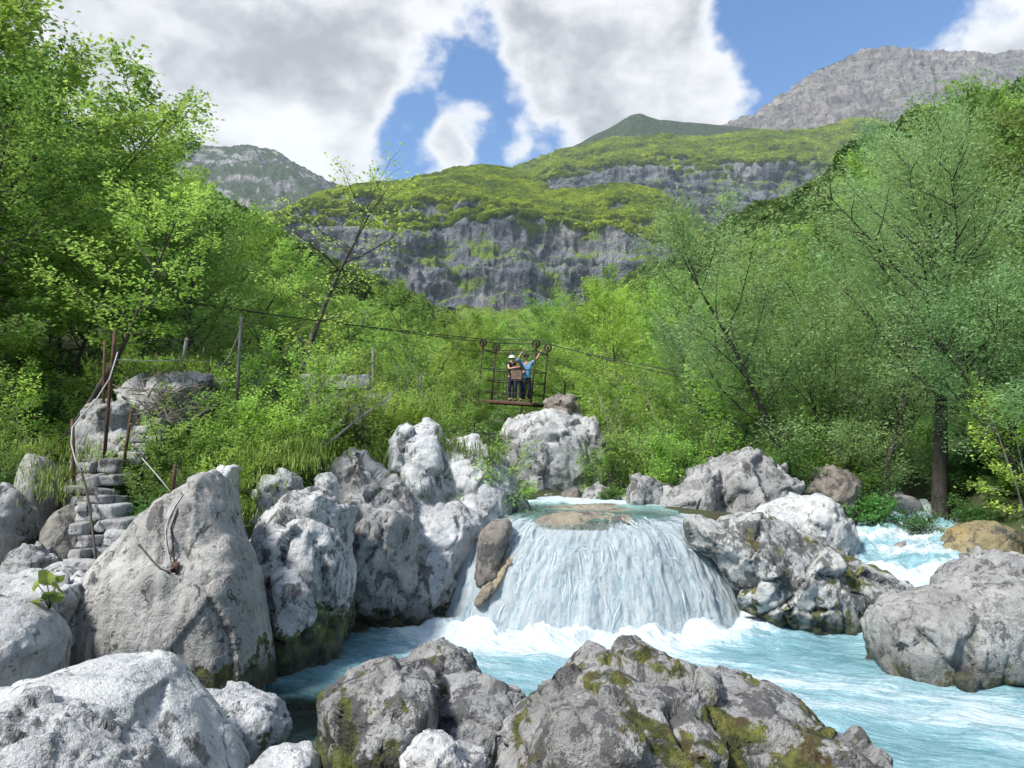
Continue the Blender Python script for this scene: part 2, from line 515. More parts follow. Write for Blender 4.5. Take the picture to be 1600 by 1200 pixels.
def mountain_mat(name, rock_l, rock_d, green, green2, lo, hi, patch=0.0, pale=None):
    """steep = rock, gentle = meadow and wood; strata and run-off streaks are the rock's own"""
    m, t = material(name)
    g = t('ShaderNodeNewGeometry')
    p = g.outputs['Position']
    up = t('ShaderNodeSeparateXYZ', {0: g.outputs['Normal']}).outputs[2]
    st = t.noise(t.mapv(p, scale=(0.25, 0.25, 2.2)), 0.022, 6, 0.66)
    vs_ = t.noise(t.mapv(p, scale=(2.4, 2.4, 0.28)), 0.016, 5, 0.68)
    n = t.noise(p, 0.02, 7, 0.70)
    col = t.mix(t.ss(t.math('ADD', t.math('MULTIPLY', st, 0.45), t.math('MULTIPLY', n, 0.55)), 0.40, 0.60), rock_d, rock_l)
    col = t.mix(t.math('MULTIPLY', t.ss(vs_, 0.50, 0.64), 0.72), col, tuple(x * 0.55 for x in rock_d))
    if pale:
        col = t.mix(t.math('MULTIPLY', t.ss(t.noise(p, 0.0075, 7, 0.64), 0.54, 0.66), 0.9), col, pale)
    gn = t.noise(p, 0.012, 8, 0.66)
    gcol = t.mix(t.ss(t.noise(p, 0.05, 6, 0.65), 0.36, 0.64), green, green2)
    f = t.ss(t.math('ADD', up, t.math('MULTIPLY', t.math('SUBTRACT', gn, 0.5), 1.1)), lo, hi)
    if patch:
        f = t.math('MAXIMUM', f, t.math('MULTIPLY', t.ss(t.noise(t.mapv(p, scale=(1, 1, 1.6)), 0.013, 7, 0.66), 0.60 - patch * 0.1, 0.66 - patch * 0.1), 0.9))
    col = t.mix(f, col, gcol)
    h = t.math('ADD', n, t.math('MULTIPLY', vs_, 0.8))
    bp = t('ShaderNodeBump', {'Height': h, 'Strength': 1.0, 'Distance': 40.0})
    bs = t('ShaderNodeBsdfPrincipled', {'Base Color': col, 'Roughness': 0.95, 'Specular IOR Level': 0.1, 'Normal': bp.outputs[0]})
    t('ShaderNodeOutputMaterial', {'Surface': bs.outputs[0]})
    return m


M['cliff'] = mountain_mat('mountain_cliff', (0.23, 0.245, 0.27), (0.065, 0.074, 0.092), (0.12, 0.20, 0.03), (0.22, 0.31, 0.04), 0.64, 0.82, patch=0.42, pale=(0.36, 0.35, 0.345))
M['ridge'] = mountain_mat('mountain_grass', (0.22, 0.21, 0.21), (0.12, 0.115, 0.11), (0.045, 0.065, 0.032), (0.07, 0.092, 0.042), 0.10, 0.35)
M['peak'] = mountain_mat('mountain_rock', (0.30, 0.275, 0.255), (0.15, 0.138, 0.13), (0.06, 0.088, 0.036), (0.10, 0.12, 0.05), 0.74, 0.94, pale=(0.38, 0.345, 0.31))
M['peak_pale'] = mountain_mat('mountain_scree', (0.36, 0.35, 0.34), (0.20, 0.20, 0.20), (0.05, 0.075, 0.036), (0.085, 0.11, 0.05), 0.42, 0.60, pale=(0.52, 0.49, 0.44))


def canopy_mat(name, c1, c2, sc_=0.012):
    m, t = material(name)
    g = t('ShaderNodeNewGeometry')
    oi = t('ShaderNodeObjectInfo')
    isl = oi.outputs['Random']
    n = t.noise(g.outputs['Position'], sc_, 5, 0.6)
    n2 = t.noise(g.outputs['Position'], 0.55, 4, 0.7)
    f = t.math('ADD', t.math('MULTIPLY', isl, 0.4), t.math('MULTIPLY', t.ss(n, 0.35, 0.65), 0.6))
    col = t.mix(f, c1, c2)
    col = t.mix(t.math('MULTIPLY', t.ss(n2, 0.40, 0.62), 0.28), col, tuple(x * 0.5 for x in c1))
    bs = t('ShaderNodeBsdfPrincipled', {'Base Color': col, 'Roughness': 0.8, 'Specular IOR Level': 0.15})
    tr = t('ShaderNodeBsdfTranslucent', {'Color': col})
    mx = t('ShaderNodeMixShader', {0: 0.25, 1: bs.outputs[0], 2: tr.outputs[0]})
    t('ShaderNodeOutputMaterial', {'Surface': mx.outputs[0]})
    return m


M['canopy'] = canopy_mat('canopy_far', (0.15, 0.25, 0.035), (0.60, 0.68, 0.055))  # broad yellow-green noise patches paint sunlit wood into the crown colour
M['canopy_mid'] = canopy_mat('canopy_mid', (0.12, 0.21, 0.06), (0.23, 0.33, 0.10), 0.03)


def water_mat(name, deep, shallow, foamc=(0.56, 0.65, 0.71), fscale=1.0, flow=0.0, clear=False, ax=(0.5, 1.9, 1)):
    m, t = material(name)
    p = t('ShaderNodeNewGeometry').outputs['Position']
    fa = t('ShaderNodeAttribute', attribute_name='foam').outputs['Fac']
    pf = t.mapv(t.mapv(p, rot=(0, 0, flow)), scale=ax)
    wq = t('ShaderNodeTexNoise', {'Vector': p, 'Scale': 1.1, 'Detail': 4.0})
    pw = t('ShaderNodeVectorMath', {0: pf, 1: t('ShaderNodeVectorMath', {0: wq.outputs[1], 1: (0.5, 0.9, 0)}, operation='MULTIPLY').outputs[0]}, operation='ADD').outputs[0]
    n1 = t.noise(pw, 1.6 * fscale, 6, 0.68)
    n2 = t.noise(t.mapv(pw, loc=(5, 3, 1)), 6.5 * fscale, 5, 0.72)
    n3 = t.noise(p, 16.0, 3, 0.7)
    nn = t.math('ADD', t.math('MULTIPLY', n1, 0.46), t.math('ADD', t.math('MULTIPLY', n2, 0.38), t.math('MULTIPLY', n3, 0.16)))
    v = t.math('ADD', nn, t.math('MULTIPLY', t.math('SUBTRACT', fa, 0.5), 0.62))
    foam = t.ss(v, 0.52, 0.74)
    body = t.mix(t.ss(t.math('ADD', nn, t.math('MULTIPLY', fa, 0.25)), 0.42, 0.72), deep, shallow)
    col = t.mix(foam, body, foamc)
    rough = t.ss(foam, 0.0, 0.8, 0.09, 0.62)
    h = t.math('ADD', t.math('MULTIPLY', n2, 0.6), t.math('MULTIPLY', n1, 0.8))
    bp = t('ShaderNodeBump', {'Height': h, 'Strength': 0.8, 'Distance': 0.14})
    bs = t('ShaderNodeBsdfPrincipled', {'Base Color': col, 'Roughness': rough, 'IOR': 1.33, 'Specular IOR Level': 0.5, 'Normal': bp.outputs[0]})
    sh = bs.outputs[0]
    if clear:
        ca = t('ShaderNodeAttribute', attribute_name='clear').outputs['Fac']
        tpc = t('ShaderNodeBsdfTransparent', {'Color': (0.70, 0.93, 0.89)})
        gls = t('ShaderNodeBsdfGlossy', {'Roughness': 0.05, 'Normal': bp.outputs[0]})
        gl = t('ShaderNodeMixShader', {0: t('ShaderNodeFresnel', {'IOR': 1.33, 'Normal': bp.outputs[0]}).outputs[0], 1: tpc.outputs[0], 2: gls.outputs[0]})
        cf = t.math('MULTIPLY', ca, t.math('SUBTRACT', 1.0, foam))
        sh = t('ShaderNodeMixShader', {0: cf, 1: sh, 2: gl.outputs[0]}).outputs[0]
    t('ShaderNodeOutputMaterial', {'Surface': sh})
    return m


M['pool'] = water_mat('river_water', (0.065, 0.20, 0.235), (0.25, 0.43, 0.50), flow=R(28), clear=True)
M['upper'] = water_mat('stream_water', (0.10, 0.24, 0.21), (0.30, 0.50, 0.50), flow=R(0), ax=(1.6, 0.6, 1), clear=True)


def fall_mat(name, thin=0.0):
    """falling water: white threads with clear gaps; 'along' runs down the fall, 'cover' says how much water"""
    m, t = material(name)
    p = t('ShaderNodeNewGeometry').outputs['Position']
    u = t('ShaderNodeAttribute', attribute_name='across').outputs['Fac']
    v = t('ShaderNodeAttribute', attribute_name='along').outputs['Fac']
    cv = t('ShaderNodeAttribute', attribute_name='cover').outputs['Fac']
    q = t('ShaderNodeCombineXYZ', {0: u, 1: v, 2: 0.0}).outputs[0]
    a = t.noise(t.mapv(q, scale=(5.0, 1.1, 1)), 1.5, 5, 0.66, 0.4)
    b = t.noise(t.mapv(q, scale=(10.0, 4.2, 1)), 2.6, 6, 0.74)
    c = t.noise(t.mapv(q, scale=(12.0, 7.5, 1)), 5.0, 4, 0.74)
    nn = t.math('ADD', t.math('MULTIPLY', a, 0.36), t.math('ADD', t.math('MULTIPLY', b, 0.36), t.math('MULTIPLY', c, 0.28)))
    d = t.math('ADD', nn, t.math('MULTIPLY', t.math('SUBTRACT', cv, 0.5), 0.55))
    foam = t.ss(d, 0.40, 0.56)
    col = t.mix(t.ss(nn, 0.38, 0.54), (0.36, 0.53, 0.63), (0.74, 0.82, 0.87))
    bp = t('ShaderNodeBump', {'Height': nn, 'Strength': 1.0, 'Distance': 0.12})
    df = t('ShaderNodeBsdfPrincipled', {'Base Color': col, 'Roughness': 0.45, 'IOR': 1.33, 'Normal': bp.outputs[0]})
    gl = t('ShaderNodeBsdfGlossy', {'Color': (0.75, 0.85, 0.9), 'Roughness': 0.10, 'Normal': bp.outputs[0]})
    tp = t('ShaderNodeBsdfTransparent', {'Color': (0.80, 0.92, 0.94)})
    trl = t('ShaderNodeBsdfTranslucent', {'Color': (0.62, 0.75, 0.82)})
    df = t('ShaderNodeMixShader', {0: 0.3, 1: df.outputs[0], 2: trl.outputs[0]})
    film = t('ShaderNodeMixShader', {0: 0.10, 1: tp.outputs[0], 2: gl.outputs[0]})
    mx = t('ShaderNodeMixShader', {0: foam, 1: film.outputs[0], 2: df.outputs[0]})
    t('ShaderNodeOutputMaterial', {'Surface': mx.outputs[0]})
    return m


M['fall'] = fall_mat('falling_water')


def spray_mat():
    m, t = material('spray')
    bs = t('ShaderNodeBsdfPrincipled', {'Base Color': (0.74, 0.80, 0.84), 'Roughness': 0.3, 'IOR': 1.33})
    tr = t('ShaderNodeBsdfTranslucent', {'Color': (0.74, 0.80, 0.84)})
    tp = t('ShaderNodeBsdfTransparent', {'Color': (0.92, 0.97, 1.0)})
    mx = t('ShaderNodeMixShader', {0: 0.4, 1: bs.outputs[0], 2: tr.outputs[0]})
    mx = t('ShaderNodeMixShader', {0: 0.30, 1: mx.outputs[0], 2: tp.outputs[0]})
    t('ShaderNodeOutputMaterial', {'Surface': mx.outputs[0]})
    return m


M['spray'] = spray_mat()

# ================================================================ terrain
CAS = np.array([(9.6, 18.8, 1.62), (8.8, 16.8, 1.40), (8.0, 15.3, 1.16), (7.2, 14.0, 0.86), (6.5, 12.8, 0.48), (6.0, 11.8, 0.02), (5.8, 11.4, -0.22)])


def path_dist(x, y, path):
    d = np.full(x.shape, 99.0)
    for a, b in zip(path[:-1], path[1:]):
        ab = b[:2] - a[:2]
        t = np.clip(((x - a[0]) * ab[0] + (y - a[1]) * ab[1]) / (ab @ ab), 0, 1)
        d = np.minimum(d, np.hypot(x - a[0] - t * ab[0], y - a[1] - t * ab[1]))
    return d


def ground_z(x, y):
    x, y = np.broadcast_arrays(np.asarray(x, float), np.asarray(y, float))
    p = np.stack([x, y, np.zeros_like(x)], -1).reshape(-1, 3)
    n1 = fbm(p * 0.06, 3, 5).reshape(x.shape)
    n2 = fbm(p * 0.5, 3, 9).reshape(x.shape)
    xl = np.interp(y, [-40, 3, 5, 7, 10, 12, 13.5, 15, 18, 24, 40, 80], [-6, -3.0, -2.4, -2.6, -2.9, -2.9, -2.6, -1.0, -0.7, -0.6, -1.0, -3.0])
    xr = np.interp(y, [-40, 5, 11, 13.0, 14.5, 18, 24, 40, 80], [16, 15, 11.0, 10.0, 9.6, 9.0, 3.6, 3.4, 4.0])
    up = sstep(y, 13.6, 14.9)                                  # the step the river falls over
    level = -0.75 + up * 2.05 + np.maximum(0, y - 15) * 0.03
    left = np.interp(y, [4.5, 6.5, 8.6, 9.4, 10.2, 12.6], [0.55, -0.3, -0.3, 0.7, 1.25, 2.5]) + np.maximum(0, y - 13) * 0.03
    right = 0.9 + up * 1.1 + np.maximum(0, y - 15) * 0.03
    mid = 1.2 + np.maximum(0, y - 15) * 0.03                 # the spit between the main stream and the side rapid
    dl = xl - x
    dr = x - xr
    z = level + (left - level) * sstep(dl, 0.0, 0.9) + (right - level) * sstep(dr, 0.0, 1.6)
    # spit
    sp = sstep(y, 14.0, 15.0) * sstep(x, 3.2, 4.0) * (1 - sstep(x, 6.0, 7.0)) * (1 - sstep(y, 30, 34))
    z = np.where(sp > 0, np.maximum(z, level + (mid - level) * sp), z)
    # near bank where the photographer stands
    nb = (1 - sstep(y, 4.2, 6.2)) * (1 - sstep(x, 2.0, 4.0))
    z = np.maximum(z, -0.75 + nb * 1.45)
    # bed of the side rapid
    dcs = path_dist(x, y, CAS)
    zc = np.interp(y, CAS[::-1, 1], CAS[::-1, 2]) - 0.5
    z = np.where((y > 11) & (y < 19), np.minimum(z, zc + 2.4 * sstep(dcs, 0.8, 2.4)), z)
    # valley sides
    slL = np.maximum(0, -x - 9.5)
    slR = np.maximum(0, x - 11.5)
    z = z + 0.46 * np.minimum(slL, 110) * (1 + 0.15 * n1) + np.minimum(0.50 * slR + 0.35 * np.maximum(0, x - 50), 30 + 0.06 * np.maximum(0, x)) * (1 + 0.08 * n1)
    z = z + np.maximum(0, y - 55) * 0.145 + np.maximum(0, -y - 20) * 0.05
    amp = np.clip(np.hypot(x, y) / 60.0, 0, 1)
    z = z + n1 * 3.0 * amp + n2 * 0.12
    return z


def build_ground():
    u = np.linspace(-6.75, 6.75, 420)
    xs = 1.9 * np.sinh(u * 0.97)
    v = np.linspace(-4.6, 6.35, 400)
    ys = 8.0 + 3.0 * np.sinh(v * 1.02)
    X, Y = np.meshgrid(xs, ys)
    Z = ground_z(X, Y)
    me = mesh_np('ground', np.stack([X, Y, Z], -1).reshape(-1, 3), grid_faces(len(xs), len(ys)))
    link('ground', me, M['ground'], kind='structure')


build_ground()


# ================================================================ mountains
def cv(pts):
    a = np.array(pts, float)
    return lambda x: np.interp(x, a[:, 0], a[:, 1])


FOREST_PTS = []


def mountain(name, px0, px1, ncol, rows, mat, amp, wave, seed, flute=0.0, strata=0.0, steep_rows=(), wood=0, woodlo=0.55, wsize=(4, 7), wrow=(0, 99)):
    """rows: (height curve in the view, distance, subdivisions to the next row), foot first, then the far side"""
    px = np.linspace(px0, px1, ncol)
    P, T = [], []
    for k in range(len(rows) - 1):
        c0, y0, ns = rows[k]
        c1, y1, _ = rows[k + 1]
        f = lambda q: (q(px) if callable(q) else np.full_like(px, q))
        A, B = at_np(px, f(c0), f(y0)), at_np(px, f(c1), f(y1))
        for j in range(ns + (1 if k == len(rows) - 2 else 0)):
            s = j / ns
            P.append(A * (1 - s) + B * s)
            T.append(np.full(ncol, k + s))
    P = np.array(P)
    T = np.array(T)
    nr = P.shape[0]
    q = P.reshape(-1, 3)
    tt = T.reshape(-1)
    du = np.gradient(P, axis=1)
    dv = np.gradient(P, axis=0)
    N = np.cross(du, dv)
    N /= np.linalg.norm(N, axis=-1, keepdims=True) + 1e-9
    N = N.reshape(-1, 3)
    N[N[:, 2] < -0.2] *= -1
    d = amp * fbm(q / wave, 6, seed, 0.52) + 0.35 * amp * fbm(q / (wave * 0.5), 5, seed + 3, 0.55, ridged=True)
    if flute:
        st = np.zeros(len(q))
        for a, b in steep_rows:
            st = np.maximum(st, sstep(tt, a - 0.3, a + 0.1) * (1 - sstep(tt, b - 0.1, b + 0.3)))
        qq = q * np.array([1 / 55.0, 1 / 55.0, 1 / 260.0])
        d = d + st * flute * fbm(qq, 5, seed + 31, 0.6, ridged=True)
        wz = q[:, 2] + 18 * fbm(q / 180.0, 3, seed + 8)
        d = d + st * strata * vnoise(np.stack([wz / 17.0, q[:, 0] / 400.0, q[:, 1] / 400.0], -1), seed + 40)
        d = d + st * strata * 0.6 * vnoise(np.stack([wz / 7.0, q[:, 0] / 150.0, q[:, 1] / 150.0], -1), seed + 41)
    fade = sstep(tt, 0, 0.4)
    q = q + N * (d * fade)[:, None]
    faces = grid_faces(ncol, nr)
    me = mesh_np(name, q, faces)
    o = link(name, me, mat, kind='structure')
    if wood:
        rng = np.random.default_rng(seed)
        fn = np.empty(len(faces) * 3, np.float32)
        me.polygons.foreach_get('normal', fn)
        fn = fn.reshape(-1, 3)
        ar = np.empty(len(faces), np.float32)
        me.polygons.foreach_get('area', ar)
        cen = q[faces].mean(1)
        ft = tt[faces].mean(1)
        nz = np.abs(fn[:, 2]) + 0.30 * fbm(cen / 60.0, 4, seed + 77)
        wgt = ar * sstep(nz, woodlo - 0.08, woodlo + 0.10) * (ft > wrow[0]) * (ft < wrow[1])
        idx = rng.choice(len(faces), wood, p=wgt / wgt.sum())
        r = rng.random((wood, 2))
        f4 = q[faces[idx]]
        pt = (f4[:, 0] * (1 - r[:, :1]) + f4[:, 1] * r[:, :1]) * (1 - r[:, 1:]) + (f4[:, 3] * (1 - r[:, :1]) + f4[:, 2] * r[:, :1]) * r[:, 1:]
        FOREST_PTS.append((pt, rng.uniform(*wsize, wood)))
    return o


mountain('mountain_rocky_left', 60, 700, 220, [(440, 2300, 30), (cv([(60, 330), (240, 262), (300, 262), (420, 268), (540, 320), (700, 360)]), 2900, 40),
         (cv([(60, 300), (180, 262), (240, 234), (272, 228), (300, 231), (345, 234), (392, 231), (425, 238), (460, 256), (500, 280), (545, 298), (600, 330), (700, 380)]), 3200, 8), (500, 3900, 1)],
         M['peak_pale'], 34, 420, 3, flute=30, strata=8, steep_rows=((0.2, 1.9),))
mountain('mountain_rocky_right', 1100, 1800, 260, [(360, 2600, 40), (cv([(1100, 230), (1200, 205), (1300, 160), (1400, 140), (1600, 150), (1800, 170)]), 3050, 40),
         (cv([(1100, 215), (1150, 197), (1182, 188), (1205, 168), (1240, 138), (1268, 112), (1300, 99), (1330, 86), (1380, 79), (1420, 75), (1450, 81), (1500, 86), (1560, 89), (1640, 87), (1800, 110)]), 3400, 8), (500, 4200, 1)],
         M['peak'], 36, 380, 11, flute=34, strata=12, steep_rows=((0.2, 1.95),))
mountain('mountain_grassy_ridge', 780, 1420, 200, [(330, 2300, 30), (cv([(780, 300), (830, 262), (880, 236), (940, 206), (985, 180), (1000, 177), (1030, 187), (1100, 194), (1180, 201), (1260, 214), (1420, 250)]), 2750, 8), (500, 3400, 1)],
         M['ridge'], 16, 260, 21)
mountain('mountain_upper_cliff', 720, 1450, 330, [(530, 1550, 16), (cv([(720, 420), (880, 400), (950, 335), (1000, 335), (1050, 345), (1120, 366), (1180, 374), (1250, 350), (1450, 360)]), 1800, 46),
         (cv([(720, 340), (800, 300), (880, 275), (950, 268), (1000, 264), (1100, 262), (1160, 260), (1200, 260), (1250, 264), (1330, 268), (1450, 280)]), 1900, 40),
         (cv([(720, 300), (770, 280), (800, 268), (830, 258), (870, 240), (905, 233), (930, 228), (960, 222), (1000, 218), (1050, 214), (1100, 216), (1180, 206), (1270, 206), (1330, 192), (1450, 200)]), 2300, 8), (520, 2900, 1)],
         M['cliff'], 20, 190, 31, flute=24, strata=18, steep_rows=((1.0, 2.0),), wood=14000, woodlo=0.68, wsize=(6, 11), wrow=(1.9, 3.2))
mountain('mountain_lower_cliff', 330, 1260, 460, [(540, 760, 14), (cv([(330, 480), (450, 458), (600, 474), (700, 498), (900, 484), (1000, 465), (1100, 458), (1260, 495)]), 1020, 64),
         (cv([(330, 420), (440, 352), (500, 328), (560, 320), (620, 336), (660, 335), (720, 326), (800, 330), (850, 343), (900, 348), (950, 352), (1000, 358), (1050, 372), (1100, 402), (1180, 462), (1260, 490)]), 1170, 44),
         (cv([(330, 390), (440, 338), (500, 312), (560, 299), (640, 288), (700, 270), (740, 264), (780, 267), (830, 284), (870, 302), (905, 301), (950, 294), (1000, 300), (1045, 323), (1100, 360), (1130, 386), (1180, 440), (1260, 476)]),
          cv([(330, 1400), (800, 1560), (880, 1400), (1260, 1330)]), 8), (540, 2000, 1)],
         M['cliff'], 15, 150, 51, flute=22, strata=16, steep_rows=((1.0, 2.0),), wood=21000, woodlo=0.70, wsize=(4.5, 8.5), wrow=(1.7, 3.2))


# the wood on the mountains: one mass, a crown at each point
def canopy(name, pts, size, mat, zs=0.9, leaves=45.0, leafsize=0.34):
    me = mesh_np(name, pts, np.zeros((0, 3), np.int32), attrs={'size': size})
    o = link(name, me, None, kind='stuff')
    ng = bpy.data.node_groups.new(name, 'GeometryNodeTree')
    ng.interface.new_socket('Geometry', in_out='INPUT', socket_type='NodeSocketGeometry')
    ng.interface.new_socket('Geometry', in_out='OUTPUT', socket_type='NodeSocketGeometry')
    g = NT(ng)
    gi, go = g('NodeGroupInput'), g('NodeGroupOutput')
    ico = g('GeometryNodeMeshIcoSphere', {'Radius': 0.92, 'Subdivisions': 3})
    nz = g('ShaderNodeTexNoise', {'Scale': 1.5, 'Detail': 3.0, 'Roughness': 0.8})
    ps = g('GeometryNodeInputPosition')
    off = g('ShaderNodeVectorMath', {0: ps.outputs[0]}, operation='SCALE')
    g.put(off.inputs['Scale'], g.math('MULTIPLY', g.math('SUBTRACT', nz.outputs[0], 0.5), 2.0))
    sp = g('GeometryNodeSetPosition', {'Geometry': ico.outputs[0], 'Offset': off.outputs[0]})
    dp = g('GeometryNodeDistributePointsOnFaces', {'Mesh': sp.outputs[0], 'Density': leaves})
    qd = g('GeometryNodeMeshGrid', {'Size X': leafsize, 'Size Y': leafsize * 0.6, 'Vertices X': 2, 'Vertices Y': 2})
    rr = g('FunctionNodeRandomValue', {0: (-0.9, -0.9, 0.0), 1: (0.9, 0.9, 6.28)}, data_type='FLOAT_VECTOR')
    lf = g('GeometryNodeInstanceOnPoints', {'Points': dp.outputs[0], 'Instance': qd.outputs[0], 'Rotation': rr.outputs[0]})
    rl = g('GeometryNodeRealizeInstances', {'Geometry': lf.outputs[0]})
    sm = g('GeometryNodeSetMaterial', {'Geometry': rl.outputs[0], 'Material': mat})
    at_ = g('GeometryNodeInputNamedAttribute', {'Name': 'size'}, data_type='FLOAT')
    scv = g('ShaderNodeCombineXYZ', {0: at_.outputs[0], 1: at_.outputs[0], 2: g.math('MULTIPLY', at_.outputs[0], zs)})
    rv = g('FunctionNodeRandomValue', {0: (-0.3, -0.3, 0.0), 1: (0.3, 0.3, 6.28)}, data_type='FLOAT_VECTOR')
    mp = g('GeometryNodeMeshToPoints', {'Mesh': gi.outputs[0]})
    ip = g('GeometryNodeInstanceOnPoints', {'Points': mp.outputs[0], 'Instance': sm.outputs[0], 'Scale': scv.outputs[0], 'Rotation': rv.outputs[0]})
    g.l.new(ip.outputs[0], go.inputs[0])
    md = o.modifiers.new('crowns', 'NODES')
    md.node_group = ng
    return o


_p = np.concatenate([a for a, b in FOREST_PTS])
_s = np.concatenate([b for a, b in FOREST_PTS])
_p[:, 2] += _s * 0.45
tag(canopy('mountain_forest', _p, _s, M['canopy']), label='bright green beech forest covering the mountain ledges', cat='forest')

# woods on the valley sides farther up than single trees can be told apart
rng = np.random.default_rng(77)
n = 12000
yy = 100 + 810 * rng.random(n) ** 1.5
xx = rng.uniform(-0.75, 0.75, n) * yy
near = (yy < 210) & (np.abs(xx) < 40)
xx, yy = xx[~near], yy[~near]
zz_ = ground_z(xx, yy)
ok = (zz_ > -5)
ps_ = np.stack([xx, yy, zz_ + 5.0], -1)[ok]
tag(canopy('valley_forest', ps_, rng.uniform(3.2, 6.0, len(ps_)), M['canopy_mid'], 1.15, 130.0, 0.22), label='dark green forest filling the valley floor below the cliffs', cat='forest')

# ================================================================ water
DX, DY, DA, DB = 1.52, 14.2, 3.0, 2.15            # the rock dome of the fall


def dome_r(x, y):
    return np.sqrt(((x - DX) / DA) ** 2 + ((y - DY) / DB) ** 2)


def dome_z(r):
    t = np.clip((r - 0.40) / 0.60, 0, 1.3)
    return 1.84 - 0.05 * np.clip(r / 0.40, 0, 1) ** 2 - 1.85 * t ** 2.3




def build_pool():
    xs = np.concatenate([np.linspace(-4.2, 8.2, 400), np.linspace(8.3, 16, 40)])
    ys = np.concatenate([np.linspace(2.0, 4.9, 30), np.linspace(5.0, 14.2, 330)])
    X, Y = np.meshgrid(xs, ys)
    x, y = X.ravel(), Y.ravel()
    dr = np.maximum(0, (dome_r(x, y) - 0.98)) * 2.2
    dc = path_dist(x, y, CAS[4:])
    boil = np.exp(-(dr / 0.95) ** 2)
    boil2 = np.exp(-(dc / 0.8) ** 2)
    # foam lanes drift from the fall to the lower right, and a slack corner lies on the near left
    lane = np.exp(-((y - (11.2 - 0.75 * np.maximum(0, x - 1.0) - 0.10 * np.maximum(0, 1.0 - x))) / 1.9) ** 2) * sstep(x, -3.2, -1.2)
    lane2 = np.exp(-((y - (9.3 - 0.62 * (x - 1.5))) / 1.5) ** 2) * sstep(x, 0.5, 2.0)
    p = np.stack([x, y, np.zeros_like(x)], -1)
    ca, sa = math.cos(0.5), math.sin(0.5)
    pf = np.stack([(x * ca - y * sa) * 0.55, (x * sa + y * ca) * 1.9, np.zeros_like(x)], -1)
    patch = fbm(pf * 0.55 + 0.5 * fbm(p * 0.5, 2, 3)[:, None], 4, 12)
    foam = 0.20 + 0.95 * boil + 0.7 * boil2 + 0.42 * lane + 0.06 * lane2 + 0.30 * patch
    slack = sstep(-x - 0.42 * (9.4 - y) * 0 , 0.55, 1.7) * (1 - sstep(y, 8.6, 10.2))
    foam = foam * (1 - 0.75 * slack)
    foam = np.clip(foam, 0, 1.15)
    z = 0.045 * fbm(pf * 1.7, 5, 5, 0.55) + (0.30 * boil + 0.18 * boil2) * (0.45 + fbm(p * 2.3, 6, 7, 0.58)) + 0.06 * fbm(p * 2.6, 4, 8) * np.clip(foam, 0, 1)
    z = z + 0.05 * lane * fbm(pf * 1.1, 3, 9)
    clear = np.clip(slack * 1.0, 0, 1)
    me = mesh_np('river', np.stack([x, y, z], -1), grid_faces(len(xs), len(ys)), attrs={'foam': foam, 'clear': clear})
    link('river', me, M['pool'], kind='structure')


build_pool()


def build_upper():
    xs = np.linspace(-2.2, 5.2, 220)
    ys = np.concatenate([np.linspace(12.3, 20, 180), np.linspace(20.2, 48, 60)])
    X, Y = np.meshgrid(xs, ys)
    x, y = X.ravel(), Y.ravel()
    p = np.stack([x, y, np.zeros_like(x)], -1)
    r = dome_r(x, y)
    base = 1.845 + 0.022 * np.maximum(0, y - 15)
    edge = np.where(y < DY, np.minimum(base, dome_z(r) + 0.055), base)
    edge = np.where(y < DY, edge, np.where(r > 0.6, np.minimum(base, base), edge))
    rap = np.exp(-((y - 17.5) / 2.2) ** 2)
    foam = 0.14 + 0.55 * rap + 0.45 * sstep(y, 16, 19) + 0.25 * fbm(p * np.array([1.2, 0.5, 1]), 4, 4) - 0.35 * np.exp(-((x - 0.2) / 0.9) ** 2) * (1 - sstep(y, 14.5, 16))
    z = edge + 0.014 * fbm(p * 4, 3, 2) + 0.06 * rap * fbm(p * 1.5, 4, 6)
    f = grid_faces(len(xs), len(ys))
    keep = ~((r[f].max(1) > 0.60) & (y[f].min(1) < DY + 0.1)) & ~((x[f].max(1) > 3.15) & (y[f].min(1) < 16.0))
    me = mesh_np('stream', np.stack([x, y, z], -1), f[keep], attrs={'foam': np.clip(foam, 0, 1.1), 'clear': 0.75 * (1 - sstep(y, 13.2, 15.0))})
    link('stream', me, M['upper'], kind='structure')


build_upper()


def build_dome():
    xs = np.linspace(-2.0, 5.0, 230)
    ys = np.linspace(11.7, 17.0, 170)
    X, Y = np.meshgrid(xs, ys)
    x, y = X.ravel(), Y.ravel()
    r = dome_r(x, np.minimum(y, DY + 0 * y)) * (y < DY) + (np.abs(x - DX) / DA) * (y >= DY)
    p = np.stack([x, y, dome_z(r)], -1)
    f1, f2, cid = worley(p * np.array([0.9, 0.9, 1.6]), 4)
    z = dome_z(r) + 0.05 * fbm(p * 1.4, 5, 3) + 0.06 * (cid - 0.5) * sstep(f2 - f1, 0, 0.12) + 0.03 * fbm(p * 5, 3, 6, ridged=True)
    z = z + 0.09 * np.exp(-((x - 1.2) / 0.9) ** 2 - ((y - 13.1) / 0.35) ** 2)
    z = np.maximum(z, -0.9)
    o = Vector((DX, DY, 0))
    me = mesh_np('fall_ledge', np.stack([x - o.x, y - o.y, z], -1), grid_faces(len(xs), len(ys)))
    link('rock_ledge', me, M['wetrock'], loc=o, label='rounded ochre ledge of rock the waterfall pours over', cat='rock')


build_dome()


